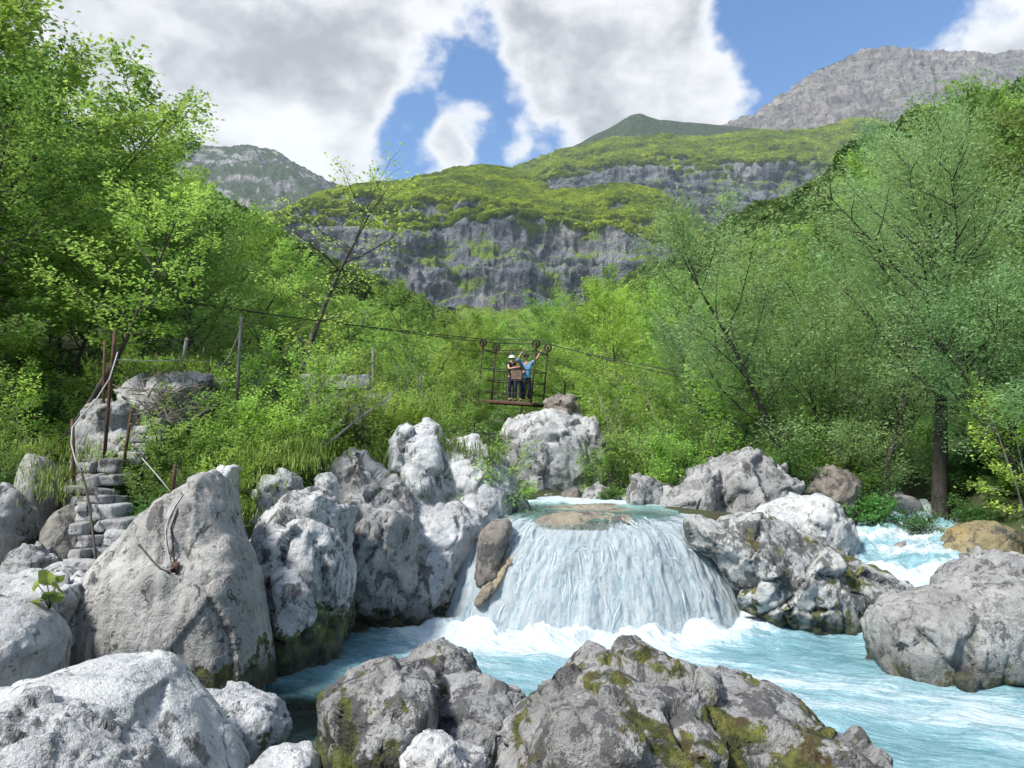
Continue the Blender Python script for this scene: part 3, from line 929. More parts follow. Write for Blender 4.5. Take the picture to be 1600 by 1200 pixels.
def build_fall():
    nth, nt = 520, 260
    th = np.linspace(R(-18), R(196), nth)
    s = np.linspace(0, 1, nt)
    TH, S = np.meshgrid(th, s)
    th, s = TH.ravel(), S.ravel()
    # thrown clear of the rock a little as it falls
    r = 0.46 + 0.57 * s ** 0.8
    x = DX + DA * r * np.cos(th)
    y = DY - DB * r * np.sin(th)
    z = dome_z(np.minimum(r, 1.0)) + 0.035 + 0.05 * sstep(s, 0.1, 0.6)
    z = np.where(r > 1.0, dome_z(np.ones_like(r)) - (r - 1) * 3.0, z)
    arc = th * 2.4
    q = np.stack([arc * 4.0, s * 2.2, np.zeros_like(s)], -1)
    q2 = np.stack([arc * 9.0, s * 9.0, np.zeros_like(s)], -1)
    bump = 0.085 * fbm(q, 4, 3) + 0.055 * fbm(q2, 4, 8)
    bump = (np.maximum(bump, -0.04) + 0.075) * sstep(s, 0.08, 0.4)
    x = x + np.cos(th) * bump * 1.1
    y = y - np.sin(th) * bump * 1.1
    z = z + bump * 0.5
    c = np.degrees(th)
    # thin over the crown of the ledge, full on both flanks
    thin = 1.25 * np.exp(-((c - 104) / 30) ** 2) * (1 - sstep(s, 0.20, 0.38)) + 0.6 * np.exp(-((c - 148) / 5) ** 2)
    cover = 1.26 + 0.14 * sstep(s, 0.45, 1.0) - 1.0 * thin - 0.35 * (1 - sstep(s, 0.0, 0.16)) + 0.12 * fbm(np.stack([arc * 1.1, s * 0.8, 0 * s], -1), 3, 5)
    o = Vector((DX, DY, 0))
    me = mesh_np('waterfall', np.stack([x - o.x, y - o.y, z], -1), grid_faces(nth, nt), attrs={'across': arc, 'along': s * 2.0, 'cover': cover})
    link('waterfall', me, M['fall'], loc=o, label='broad white waterfall spilling over a rounded ledge', cat='waterfall', kind='structure')


build_fall()


def build_cascade():
    ns, nw = 200, 110
    u = np.linspace(0, 1, ns)
    seg = np.concatenate([[0], np.cumsum(np.linalg.norm(np.diff(CAS, axis=0), axis=1))])
    c = np.stack([np.interp(u * seg[-1], seg, CAS[:, k]) for k in range(3)], -1)
    for _ in range(6):
        c[1:-1] = (c[:-2] + 2 * c[1:-1] + c[2:]) / 4
    d = np.gradient(c[:, :2], axis=0)
    d /= np.linalg.norm(d, axis=1, keepdims=True)
    side = np.stack([d[:, 1], -d[:, 0]], -1)
    wv = np.linspace(-1.0, 1.0, nw)
    U, W = np.meshgrid(u, wv, indexing='ij')
    x = c[:, None, 0] + side[:, None, 0] * W
    y = c[:, None, 1] + side[:, None, 1] * W
    z = np.repeat(c[:, 2:3], nw, 1)
    x, y, z = x.ravel(), y.ravel(), z.ravel()
    p = np.stack([x, y, z], -1)
    z = z + 0.30 * (fbm(p * 0.9, 4, 3)) + 0.12 * fbm(p * 2.6, 4, 6, ridged=True) + 0.035 * fbm(p * 9, 3, 9)
    foam = 0.74 + 0.55 * fbm(p * 1.5, 4, 2)
    me = mesh_np('side_rapid', np.stack([x, y, z], -1), grid_faces(nw, ns), attrs={'foam': foam})
    link('river_rapid', me, M['pool'], kind='structure')


build_cascade()


def spray(name, pts, size, stretch, label):
    """each drop a small eight-faced bead"""
    n = len(pts)
    oct_v = np.array([(1, 0, 0), (-1, 0, 0), (0, 1, 0), (0, -1, 0), (0, 0, 1), (0, 0, -1)], float)
    oct_f = np.array([(0, 2, 4), (2, 1, 4), (1, 3, 4), (3, 0, 4), (2, 0, 5), (1, 2, 5), (3, 1, 5), (0, 3, 5)])
    v = pts[:, None, :] + oct_v[None] * size[:, None, None] * np.stack([np.ones(n), np.ones(n), stretch], -1)[:, None, :]
    f = (oct_f[None] + (np.arange(n) * 6)[:, None, None]).reshape(-1, 3)
    me = mesh_np(name, v.reshape(-1, 3), f)
    link(name, me, M['spray'], label=label, cat='spray', kind='stuff')


def build_spray():
    rg = np.random.default_rng(5)
    n = 26000
    th = R(-12) + rg.random(n) * R(202)
    s = rg.random(n) ** 0.55
    r = 0.54 + 0.50 * s
    cdeg = np.degrees(th)
    ok = rg.random(n) > np.exp(-((cdeg - 103) / 26) ** 2) * (1 - sstep(s, 0.22, 0.46)) * 1.0
    off = np.abs(rg.normal(0, 0.035, n)) + 0.03
    x = DX + (DA * r + off) * np.cos(th)
    y = DY - (DB * r + off) * np.sin(th)
    z = dome_z(np.minimum(r, 1.0)) + 0.05 + rg.normal(0, 0.02, n)
    a = np.stack([x, y, np.maximum(z, 0.02)], -1)[ok]
    sz = rg.uniform(0.002, 0.0065, len(a))
    # thrown up along the foot
    m = 9000
    th = R(0) + rg.random(m) * R(180)
    r = 1.0 + rg.normal(0.02, 0.05, m)
    b = np.stack([DX + DA * r * np.cos(th), DY - DB * r * np.sin(th), np.abs(rg.normal(0, 0.11, m)) + 0.03], -1)
    k = 5000
    i = rg.random(k)
    seg = np.linspace(0, 1, len(CAS))
    c = np.stack([np.interp(i * 0.85, seg, CAS[:, q]) for q in range(3)], -1)
    c[:, 0] += rg.normal(0, 0.55, k)
    c[:, 1] += rg.normal(0, 0.55, k)
    c[:, 2] += np.abs(rg.normal(0, 0.12, k)) + 0.06
    pts = np.concatenate([a, b, c])
    size = np.concatenate([sz, rg.uniform(0.003, 0.009, m), rg.uniform(0.003, 0.008, k)])
    st = np.concatenate([rg.uniform(1.2, 4.5, len(a)), rg.uniform(0.8, 1.5, m + k)])
    spray('water_drops', pts, size, st, 'white drops of spray along the falling water')



def build_threads():
    # single threads and jets standing off the sheet
    rg = np.random.default_rng(15)
    n, k = 1700, 9
    th0 = R(-8) + rg.random(n) * R(196)
    s0 = rg.uniform(0.06, 0.75, n)
    cd_ = np.degrees(th0)
    s0 = np.maximum(s0, 0.42 * np.exp(-((cd_ - 103) / 26) ** 2))
    ln = 0.05 + 0.30 * rg.random(n) ** 1.8
    wd = 0.002 + 0.011 * rg.random(n) ** 2.2
    off = 0.03 + 0.12 * rg.random(n) ** 1.5
    t = np.linspace(0, 1, k)
    s = np.minimum(s0[:, None] + ln[:, None] * t, 1.04)
    th = th0[:, None] + 0.012 * np.cumsum(rg.normal(0, 0.5, (n, k)) + rg.normal(0, 0.35, (n, 1)), 1)
    r = 0.46 + 0.57 * s ** 0.8
    of = off[:, None] * np.sin(np.pi * np.clip(t * 0.9 + 0.08, 0, 1))
    x = DX + (DA * r + of) * np.cos(th)
    y = DY - (DB * r + of) * np.sin(th)
    z = np.maximum(dome_z(np.minimum(r, 1.0)) + 0.05 + 0.4 * of, -0.05)
    w_ = wd[:, None] * np.sin(np.pi * (0.06 + 0.9 * t)) * rg.uniform(0.15, 1.7, (n, k))
    sx, sy = np.sin(th) * w_, np.cos(th) * w_
    A = np.stack([x - sx, y - sy, z], -1)
    B = np.stack([x + sx, y + sy, z], -1)
    C = np.stack([x + np.cos(th) * w_, y - np.sin(th) * w_, z + w_], -1)
    v = np.stack([A, C, B], 2).reshape(-1, 3)
    base = (np.arange(n) * k * 3)[:, None, None] + (np.arange(k - 1) * 3)[None, :, None]
    f = np.concatenate([(base + np.array([0, 1, 4, 3])).reshape(-1, 4), (base + np.array([1, 2, 5, 4])).reshape(-1, 4)])
    link('water_threads', mesh_np('water_threads', v, f), M['spray'], label='white threads of water standing off the falling sheet', cat='spray', kind='stuff')


build_threads()
build_spray()

# ================================================================ boulders
STY = {  # lump, ridge, facet, fine
    'smooth': (0.055, 0.016, 0.018, 0.008),
    'round': (0.050, 0.034, 0.046, 0.011),
    'crag': (0.045, 0.045, 0.088, 0.014),
    'pillar': (0.035, 0.026, 0.022, 0.009),
}


def hull_points(outline, Y, depth, p=2.4, jit=0.05, sink=0.5, rs=0, lean=0.0):
    rg = np.random.default_rng(rs)
    o = at_np([a for a, b in outline], [b for a, b in outline], Y)
    # densify
    q = []
    for i in range(len(o)):
        a, b = o[i], o[(i + 1) % len(o)]
        q += [a, (a + b) / 2]
    o = np.array(q)
    zmin, zmax = o[:, 2].min(), o[:, 2].max()
    h = zmax - zmin
    c = np.array([o[:, 0].mean(), Y, zmin + 0.36 * h])
    size = (h + np.ptp(o[:, 0])) / 2
    pts = []
    for s in (-1.0, -0.88, -0.62, -0.3, 0.0, 0.4, 0.75, 1.0):
        k = (1 - abs(s) ** p) ** (1 / p) if abs(s) < 1 else 0.12
        r = c + (o - c) * k
        r[:, 1] = Y + s * depth / 2 + lean * (o[:, 2] - zmin)
        if s != 0.0:
            r = r + rg.normal(0, jit * size * 0.5, r.shape)
            # never past the traced edge
        pts.append(r)
        low = r[r[:, 2] < zmin + 0.3 * h].copy()
        low[:, 2] -= sink
        pts.append(low)
    return np.concatenate(pts)


def tilt(q, c, cid):
    """each block's face leans its own way"""
    k = np.stack([np.modf(cid * 37.7)[0], np.modf(cid * 91.3)[0], np.modf(cid * 151.9)[0]], -1) - 0.5
    return 2.6 * ((q - c) * k).sum(1)


def rock(name, label, mat, style, hulls, vox=0.04, seed=1, amp=1.0, smooth=3, cat='boulder', group=None, vert=1.0, kind=None):
    me = bpy.data.meshes.new('tmp')
    bm = bmesh.new()
    for i, hd in enumerate(hulls):
        pts = hull_points(rs=seed * 31 + i, **hd)
        b2 = bmesh.new()
        for q in pts:
            b2.verts.new(q)
        r = bmesh.ops.convex_hull(b2, input=b2.verts)
        junk = list({g for g in r['geom_interior'] + r['geom_unused'] if isinstance(g, bmesh.types.BMVert)})
        bmesh.ops.delete(b2, geom=junk, context='VERTS')
        t = bpy.data.meshes.new('t')
        b2.to_mesh(t)
        b2.free()
        bm.from_mesh(t)
        bpy.data.meshes.remove(t)
    bm.to_mesh(me)
    bm.free()
    ob = bpy.data.objects.new('tmp', me)
    COL.objects.link(ob)
    md = ob.modifiers.new('r', 'REMESH')
    md.mode, md.voxel_size, md.adaptivity = 'VOXEL', vox, 0.0
    dg = bpy.context.evaluated_depsgraph_get()
    ev = ob.evaluated_get(dg)
    m2 = bpy.data.meshes.new_from_object(ev)
    nv = len(m2.vertices)
    v = np.empty(nv * 3, np.float32)
    m2.vertices.foreach_get('co', v)
    v = v.reshape(-1, 3).astype(float)
    ed = np.empty(len(m2.edges) * 2, np.int32)
    m2.edges.foreach_get('vertices', ed)
    ed = ed.reshape(-1, 2)
    deg = np.bincount(ed.ravel(), minlength=nv).astype(float)

    def relax(v, it, w=0.6):
        for _ in range(it):
            a = np.stack([np.bincount(ed[:, 0], v[ed[:, 1], k], nv) + np.bincount(ed[:, 1], v[ed[:, 0], k], nv) for k in range(3)], -1)
            v = v * (1 - w) + w * a / deg[:, None]
        return v

    v = relax(v, smooth)
    m2.vertices.foreach_set('co', v.astype(np.float32).ravel())
    m2.update()
    nr = np.empty(nv * 3, np.float32)
    m2.vertex_normals.foreach_get('vector', nr)
    nr = nr.reshape(-1, 3).astype(float)
    ext = v.max(0) - v.min(0)
    L = float(np.mean(ext))
    lump, ridge, facet, finea = [a * amp for a in STY[style]]
    q = v / L
    q = q * np.array([1, 1, vert])
    wq = np.stack([fbm(q * 2.6 + 3.1 * k, 3, seed + 50 + k) for k in range(3)], -1)
    an = np.array([1.0, 1.0, 0.75])
    q1, q2 = (q + 0.13 * wq) * an * 3.4, (q + 0.08 * wq) * an * 8.5
    f1, f2, cid, c1 = worley(q1, seed + 5, True)
    g1, g2, cid2, c2 = worley(q2, seed + 15, True)
    d = lump * L * fbm(q * 2.3, 4, seed)
    d += ridge * L * 0.55 * fbm(q * 5.0, 5, seed + 3, 0.58, ridged=True)
    # blocks parted by crevices, at two sizes
    d += facet * L * ((cid - 0.5) * 0.8 + tilt(q1, c1, cid) - 0.35 * (1 - sstep(f2 - f1, 0.0, 0.05)))
    d += facet * 0.30 * L * ((cid2 - 0.5) * 0.8 + tilt(q2, c2, cid2) - 0.3 * (1 - sstep(g2 - g1, 0.0, 0.08)))
    if style == 'pillar':        # long upright cracks
        gq = (q + 0.05 * wq) * np.array([4.2, 4.2, 0.45])
        gv = np.abs(vnoise(gq, seed + 61))
        d -= 0.036 * L * (1 - sstep(gv, 0.0, 0.05)) * sstep(vnoise(q * 2.2, seed + 62), -0.25, 0.2)
        d -= 0.016 * L * sstep(vnoise(gq * 2.3, seed + 63), 0.35, 0.7)
    fs = v / 0.24
    d += finea * min(L, 2.0) * (fbm(fs, 4, seed + 9, 0.6) + 0.6 * fbm(fs * np.array([0.7, 0.7, 0.35]), 3, seed + 13, ridged=True))
    d -= np.percentile(d, 72)          # carve inwards, the outline stays
    v2 = v + nr * d[:, None]
    if style == 'crag':
        v2[:, 2] += 0.012 * L * fbm(q * 3.3 + 5, 3, seed + 21)
    org = Vector((float(v2[:, 0].mean()), float(v2[:, 1].mean()), float(v2[:, 2].min())))
    m2.vertices.foreach_set('co', (v2 - np.array(org)).astype(np.float32).ravel())
    m2.polygons.foreach_set('use_smooth', np.ones(len(m2.polygons), bool))
    m2.update()
    m2.name = name
    bpy.data.objects.remove(ob)
    bpy.data.meshes.remove(me)
    return link(name, m2, mat, loc=org, label=label, cat=cat, group=group, kind=kind)


def H(outline, Y, depth, **kw):
    return dict(outline=outline, Y=Y, depth=depth, **kw)


# ---- front row
rock('boulder', 'big dark lichened boulder with moss cushions in the river foreground', M['dark_fg'], 'crag', [
    H([(772, 1215), (790, 1159), (840, 1090), (900, 1046), (935, 1030), (990, 1040), (1062, 1034), (1120, 1059), (1150, 1144), (1130, 1240), (900, 1260)], 5.3, 1.9, jit=0.09),
    H([(1080, 1064), (1130, 1068), (1190, 1070), (1222, 1108), (1290, 1142), (1340, 1182), (1392, 1215), (1380, 1260), (1100, 1260), (1040, 1174)], 5.25, 1.7, jit=0.09),
    H([(880, 1104), (960, 1076), (1010, 1114), (1000, 1204), (960, 1240), (870, 1240), (850, 1174)], 4.7, 1.1, jit=0.10),
    H([(1020, 1106), (1090, 1090), (1150, 1134), (1180, 1204), (1160, 1250), (1030, 1250), (1000, 1184)], 4.65, 1.1, jit=0.10)], vox=0.028, seed=3, smooth=2, amp=0.62)
rock('boulder', 'dark mossy blunt boulder beside the clear shallows in front', M['dark_fg2'], 'crag', [
    H([(508, 1150), (520, 1078), (580, 1038), (642, 1028), (680, 1062), (688, 1112), (650, 1176), (640, 1225), (500, 1225)], 5.7, 1.3, jit=0.08)], vox=0.026, seed=7, smooth=2, amp=0.7)
rock('boulder', 'small pointed grey boulder rising behind the mossy blunt one', M['dark_fg2'], 'crag', [
    H([(628, 1040), (655, 1012), (688, 1003), (720, 1018), (750, 1048), (752, 1075), (700, 1085), (640, 1080)], 6.5, 0.9, jit=0.07)], vox=0.026, seed=9, smooth=2, amp=0.7)
rock('boulder', 'pale pitted boulder wedged between the two dark front boulders', M['grey'], 'crag', [
    H([(690, 1085), (722, 1076), (800, 1068), (822, 1082), (800, 1140), (772, 1200), (735, 1200), (676, 1140)], 5.95, 1.0, jit=0.07)], vox=0.026, seed=12, smooth=2, amp=0.7)
rock('boulder', 'jagged pale little rock at the bottom edge between dark boulders', M['pale'], 'crag', [
    H([(622, 1200), (640, 1170), (670, 1146), (690, 1165), (730, 1166), (758, 1190), (765, 1225), (620, 1225)], 4.9, 0.6, jit=0.08)], vox=0.022, seed=14, smooth=2, amp=0.8)
rock('boulder', 'large smooth white boulder filling the lower left corner', M['white'], 'smooth', [
    H([(-60, 1082), (60, 1052), (140, 1032), (215, 1027), (250, 1050), (264, 1080), (330, 1142), (372, 1215), (340, 1260), (-60, 1260)], 5.4, 1.7, jit=0.02, p=2.2)], vox=0.03, seed=18, smooth=6, amp=0.8)
rock('boulder', 'rough pitted pale rock at the very bottom left edge', M['pale'], 'crag', [
    H([(-60, 1120), (40, 1102), (100, 1118), (160, 1150), (230, 1185), (240, 1250), (-60, 1250)], 4.5, 0.9, jit=0.06)], vox=0.024, seed=20, smooth=2, amp=0.7)
rock('boulder', 'white boulder with a moss green nose dipping into the shallows', M['white_moss'], 'round', [
    H([(270, 1085), (320, 1069), (390, 1085), (430, 1102), (446, 1128), (424, 1165), (414, 1188), (370, 1200), (320, 1150)], 6.6, 0.9, jit=0.05)], vox=0.024, seed=22, smooth=3, amp=0.8)
rock('boulder', 'low rounded stone at the bottom edge beside the shallows', M['white_moss'], 'round', [
    H([(388, 1200), (410, 1175), (450, 1164), (490, 1172), (502, 1195), (495, 1230), (390, 1230)], 5.3, 0.6, jit=0.04)], vox=0.022, seed=24, smooth=3, amp=0.8)
# ---- left shore
PIN = rock('rock_pinnacle', 'tall grey pointed rock pinnacle with vertical cracks by the steps', M['pin'], 'pillar', [
    H([(112, 1035), (118, 962), (152, 898), (200, 852), (242, 850), (330, 850), (372, 836), (400, 872), (408, 950), (420, 1005), (425, 1088), (360, 1075), (262, 1058)], 9.5, 2.0, jit=0.03, p=2.8),
    H([(205, 850), (240, 800), (288, 764), (335, 730), (350, 742), (360, 790), (372, 840), (395, 900), (300, 960), (210, 920)], 9.6, 1.5, jit=0.03, p=2.8)], vox=0.034, seed=26, smooth=3, vert=0.35, cat='rock')
rock('boulder', 'tall pale boulder with a mossy wet foot right of the pinnacle', M['pale_moss'], 'round', [
    H([(392, 860), (408, 806), (450, 772), (505, 752), (530, 775), (545, 840), (549, 905), (532, 962), (530, 1002), (470, 1026), (426, 1036), (400, 960)], 11.0, 2.2, jit=0.05)], vox=0.04, seed=28, smooth=3)
rock('boulder', 'round pale boulder at the left picture edge below the slabs', M['pale'], 'smooth', [
    H([(-60, 935), (0, 928), (42, 935), (72, 960), (93, 1002), (86, 1042), (50, 1066), (-60, 1080)], 7.9, 1.4, jit=0.03, p=2.1)], vox=0.034, seed=30, smooth=5)
rock('boulder', 'flat grey rock above the round boulder at the left edge', M['pale'], 'round', [
    H([(-50, 915), (20, 900), (75, 895), (130, 905), (140, 930), (100, 945), (60, 950), (-50, 945)], 8.8, 1.2, jit=0.05)], vox=0.04, seed=32)
rock('boulder', 'narrow stone stuck in the gap left of the pinnacle', M['pale'], 'round', [
    H([(70, 945), (98, 930), (108, 950), (100, 1000), (85, 1010), (72, 985)], 8.6, 0.5, jit=0.05)], vox=0.024, seed=33)
rock('boulder', 'small white stone lodged beside the pinnacle foot', M['white'], 'round', [
    H([(102, 940), (118, 927), (132, 935), (130, 952), (110, 956)], 8.8, 0.3, jit=0.05)], vox=0.02, seed=34)
rock('boulder', 'upright grey rock slab behind the round boulder, grassy on top', M['pin'], 'pillar', [
    H([(18, 895), (30, 800), (38, 735), (52, 708), (78, 716), (88, 745), (82, 810), (66, 895)], 11.2, 1.0, jit=0.03)], vox=0.04, seed=36, vert=0.4)
rock('boulder', 'smooth tan slab leaning under the stone steps', M['slab_tan'], 'pillar', [
    H([(62, 895), (80, 820), (108, 785), (128, 800), (142, 850), (140, 900), (100, 905)], 10.4, 0.9, jit=0.03)], vox=0.04, seed=38, vert=0.4)
rock('boulder', 'low grey boulder at the far left edge behind the round one', M['grey_high'], 'round', [
    H([(-60, 770), (0, 758), (30, 776), (46, 830), (52, 890), (20, 925), (-60, 925)], 10.6, 1.5, jit=0.05)], vox=0.05, seed=40)
rock('boulder', 'low broken stone between the upright slab and the left edge boulder', M['grey_high'], 'crag', [
    H([(8, 905), (20, 868), (48, 852), (80, 868), (92, 905), (50, 920)], 9.7, 0.9, jit=0.06)], vox=0.034, seed=41)
rock('boulder', 'small flat stone before the smooth tan slab', M['pale'], 'crag', [
    H([(66, 905), (80, 884), (108, 880), (122, 900), (100, 915)], 9.3, 0.6, jit=0.06)], vox=0.028, seed=43)
rock('boulder', 'block of layered pale rock at the head of the steps', M['grey_high'], 'crag', [
    H([(132, 668), (150, 632), (180, 625), (208, 627), (216, 648), (205, 690), (150, 700)], 12.9, 1.3, jit=0.05),
    H([(135, 690), (165, 668), (208, 668), (240, 690), (245, 720), (150, 722)], 12.6, 1.0, jit=0.05)], vox=0.036, seed=42, smooth=2, amp=0.7)
rock('boulder', 'flat grey rock under the heap of dead branches', M['grey_high'], 'crag', [
    H([(180, 612), (215, 598), (280, 588), (335, 584), (350, 600), (320, 650), (260, 700), (215, 690), (195, 640)], 13.8, 1.6, jit=0.06)], vox=0.05, seed=44, smooth=2)
rock('boulder', 'pale stone among leaves below the heap of dead branches', M['grey_high'], 'round', [
    H([(220, 668), (240, 655), (262, 668), (262, 700), (225, 705)], 12.5, 0.6, jit=0.05)], vox=0.03, seed=45)
rock('boulder', 'white rock cap standing behind the pinnacle top', M['white'], 'round', [
    H([(335, 735), (350, 724), (374, 728), (372, 750), (345, 758)], 10.8, 0.5, jit=0.05)], vox=0.026, seed=46)
rock('boulder', 'pale broken rock among grass above the mossy footed boulder', M['white'], 'crag', [
    H([(400, 770), (415, 742), (445, 732), (470, 745), (468, 775), (430, 800), (402, 800)], 11.6, 0.9, jit=0.06)], vox=0.034, seed=48, amp=0.8)
rock('boulder', 'smooth white oval boulder resting on the grassy bank', M['white'], 'smooth', [
    H([(490, 750), (500, 738), (518, 737), (529, 752), (526, 768), (505, 772)], 11.9, 0.5, jit=0.03)], vox=0.024, seed=50)
rock('boulder', 'dark grey fractured cliff boulder left of the big white outcrop', M['grey'], 'crag', [
    H([(518, 735), (540, 708), (566, 706), (600, 738), (640, 770), (668, 850), (692, 930), (672, 952), (600, 958), (540, 962), (548, 880), (530, 800)], 13.3, 2.4, jit=0.06)], vox=0.05, seed=52, smooth=2, amp=0.9)
rock('boulder', 'big white rock outcrop left of the waterfall', M['white_moss'], 'round', [
    H([(612, 700), (625, 668), (660, 652), (690, 660), (705, 700), (720, 780), (700, 860), (640, 860), (605, 780)], 14.6, 2.4, jit=0.06),
    H([(700, 690), (740, 688), (772, 700), (800, 742), (826, 792), (806, 815), (745, 822), (690, 830), (680, 740)], 14.9, 2.6, jit=0.06),
    H([(620, 800), (690, 778), (745, 800), (742, 840), (712, 880), (690, 948), (655, 950), (625, 880)], 13.7, 1.8, jit=0.06)], vox=0.046, seed=54, smooth=3, amp=0.9)
rock('boulder', 'small dark boulder splitting the water at the top of the fall', M['brown'], 'smooth', [
    H([(742, 872), (752, 830), (768, 812), (794, 808), (802, 822), (790, 850), (765, 872)], 13.0, 0.8, jit=0.03)], vox=0.026, seed=56)
rock('rock_rib', 'thin ochre rib of rock dividing the fall', M['wetrock'], 'pillar', [
    H([(742, 936), (768, 898), (800, 864), (816, 854), (812, 868), (785, 898), (752, 938)], 12.62, 0.28, jit=0.03, lean=0.30, sink=0.1)], vox=0.02, seed=58, cat='rock')
rock('boulder', 'large pale rock upstream beneath the cable car', M['pale'], 'crag', [
    H([(783, 690), (790, 660), (830, 645), (862, 636), (885, 640), (925, 662), (940, 740), (905, 768), (850, 776), (800, 748)], 22.0, 3.0, jit=0.05)], vox=0.07, seed=60, smooth=3, amp=0.8)
rock('boulder', 'dark rock perched on the pale rock beneath the cable car', M['brown'], 'crag', [
    H([(848, 650), (852, 625), (872, 616), (896, 620), (906, 640), (895, 662)], 22.6, 1.4, jit=0.05)], vox=0.06, seed=62)
rock('boulder', 'shaded boulder with a dark hollow right of the cable car rock', M['grey'], 'crag', [
    H([(892, 680), (920, 662), (955, 690), (960, 750), (930, 772), (900, 765)], 21.6, 1.6, jit=0.05)], vox=0.06, seed=64)
for k, (ol, Y, lb) in enumerate([
        ([(838, 785), (850, 772), (872, 775), (880, 792), (862, 800), (842, 798)], 19.5, 'low grey stone at the water edge upstream, nearest the white water'),
        ([(872, 785), (882, 765), (902, 762), (915, 778), (908, 795), (884, 797)], 19.0, 'brown blocky stone second from the white water upstream'),
        ([(902, 790), (915, 762), (938, 756), (955, 770), (958, 795), (930, 802)], 18.4, 'ribbed grey boulder third from the white water upstream'),
        ([(925, 802), (945, 790), (975, 795), (985, 806), (950, 810)], 17.4, 'flat stone with yellow moss before the leaning boulder upstream')]):
    rock('boulder', lb, M['grey' if k != 1 else 'brown'], 'crag', [H(ol, Y, 0.9, jit=0.05)], vox=0.035, seed=70 + k, amp=0.8)
# ---- right shore
rock('boulder', 'leaning grey boulder with a mossy dark underside upstream', M['grey'], 'crag', [
    H([(976, 770), (984, 742), (1000, 738), (1034, 756), (1036, 780), (1020, 806), (998, 812), (982, 795)], 16.8, 1.2, jit=0.05)], vox=0.04, seed=80, amp=0.8)
rock('boulder', 'large angular grey slab boulder on the far right shore', M['grey_high'], 'crag', [
    H([(1016, 805), (1040, 766), (1088, 735), (1120, 720), (1120, 812), (1060, 815)], 16.4, 1.8, jit=0.05),
    H([(1095, 740), (1128, 704), (1155, 692), (1186, 702), (1240, 746), (1250, 770), (1215, 800), (1110, 812)], 16.6, 2.2, jit=0.05)], vox=0.05, seed=82, smooth=2, amp=0.75)
rock('boulder', 'white washed boulder behind the long mossy boulder', M['white'], 'round', [
    H([(1166, 815), (1195, 792), (1240, 772), (1275, 770), (1302, 786), (1330, 815), (1336, 850), (1250, 852), (1180, 840)], 15.0, 1.6, jit=0.04)], vox=0.045, seed=84, smooth=3)
rock('boulder', 'brown weathered boulder at the forest edge behind the white one', M['brown'], 'crag', [
    H([(1264, 765), (1278, 735), (1300, 727), (1325, 735), (1338, 760), (1335, 800), (1285, 800)], 17.6, 1.4, jit=0.05)], vox=0.05, seed=86)
rock('boulder', 'half hidden grey boulder in forest shade near the dark trunk', M['grey_high'], 'round', [
    H([(1362, 800), (1378, 772), (1402, 766), (1432, 780), (1440, 802), (1400, 812)], 18.5, 1.3, jit=0.05)], vox=0.055, seed=88)
rock('boulder', 'long mossy boulder between the waterfall and the side rapid', M['mossy'], 'crag', [
    H([(1066, 818), (1112, 808), (1200, 822), (1290, 852), (1368, 884), (1412, 920), (1390, 950), (1350, 968), (1310, 980), (1210, 970), (1160, 930), (1122, 862)], 12.9, 1.9, jit=0.05)], vox=0.036, seed=90, smooth=3, amp=0.75)
rock('boulder', 'wide grey banded boulder at the right picture edge', M['banded'], 'round', [
    H([(1360, 985), (1376, 948), (1422, 926), (1482, 918), (1545, 900), (1650, 900), (1660, 1055), (1560, 1048), (1425, 1028), (1372, 1012)], 10.2, 1.9, jit=0.03, p=2.6)], vox=0.034, seed=92, smooth=4, amp=0.8)
rock('boulder', 'dark cracked rock leaning on the wide banded boulder', M['grey'], 'crag', [
    H([(1466, 915), (1485, 885), (1540, 858), (1600, 862), (1660, 880), (1660, 940), (1560, 925), (1500, 925)], 11.0, 1.4, jit=0.05)], vox=0.04, seed=94, amp=0.7)
rock('boulder', 'ochre yellow boulder beside the side rapid', M['yellow'], 'round', [
    H([(1474, 860), (1490, 828), (1530, 815), (1575, 822), (1590, 850), (1560, 872), (1500, 872)], 14.8, 1.4, jit=0.05)], vox=0.045, seed=96)
rock('boulder', 'brown rock beside the ochre boulder at the right edge', M['brown'], 'crag', [
    H([(1575, 860), (1580, 815), (1610, 800), (1660, 810), (1660, 875), (1600, 875)], 15.2, 1.3, jit=0.05)], vox=0.06, seed=98)
rock('boulder', 'small flat stone awash off the banded boulder', M['grey'], 'smooth', [
    H([(1488, 1058), (1500, 1050), (1525, 1052), (1530, 1060), (1510, 1066)], 9.3, 0.25, jit=0.03, sink=0.2)], vox=0.02, seed=99)
rock('boulder', 'dark wet rock showing through the side rapid', M['brown'], 'crag', [
    H([(1395, 862), (1405, 848), (1420, 850), (1424, 866), (1402, 872)], 15.0, 0.5, jit=0.05)], vox=0.03, seed=101)

# stones on the bed of the clear shallows and along the near bank
_rg = random.Random(4)
for k in range(26):
    x, y = _rg.uniform(-2.7, -0.9), _rg.uniform(6.2, 9.2)
    sz = _rg.uniform(0.10, 0.26)
    bm = bmesh.new()
    bmesh.ops.create_icosphere(bm, subdivisions=3, radius=1.0)
    co = np.array([v.co for v in bm.verts])
    d = 1 + 0.35 * fbm(co * 1.2 + k * 7.1, 3, k)
    for v, dd in zip(bm.verts, d):
        v.co = Vector((v.co.x * sz * dd, v.co.y * sz * dd * 0.8, v.co.z * sz * dd * 0.6))
    me = bpy.data.meshes.new('river_stone')
    bm.to_mesh(me)
    bm.free()
    me.polygons.foreach_set('use_smooth', [True] * len(me.polygons))
    o = link('river_stone', me, M['slab_tan' if k % 3 else 'pale'], loc=(x, y, float(ground_z(x, y)) + sz * 0.2), label='rounded stone on the bed of the clear shallows', cat='stone', group='stones under the shallow water')
    o.rotation_euler = (0, 0, _rg.uniform(0, 6))

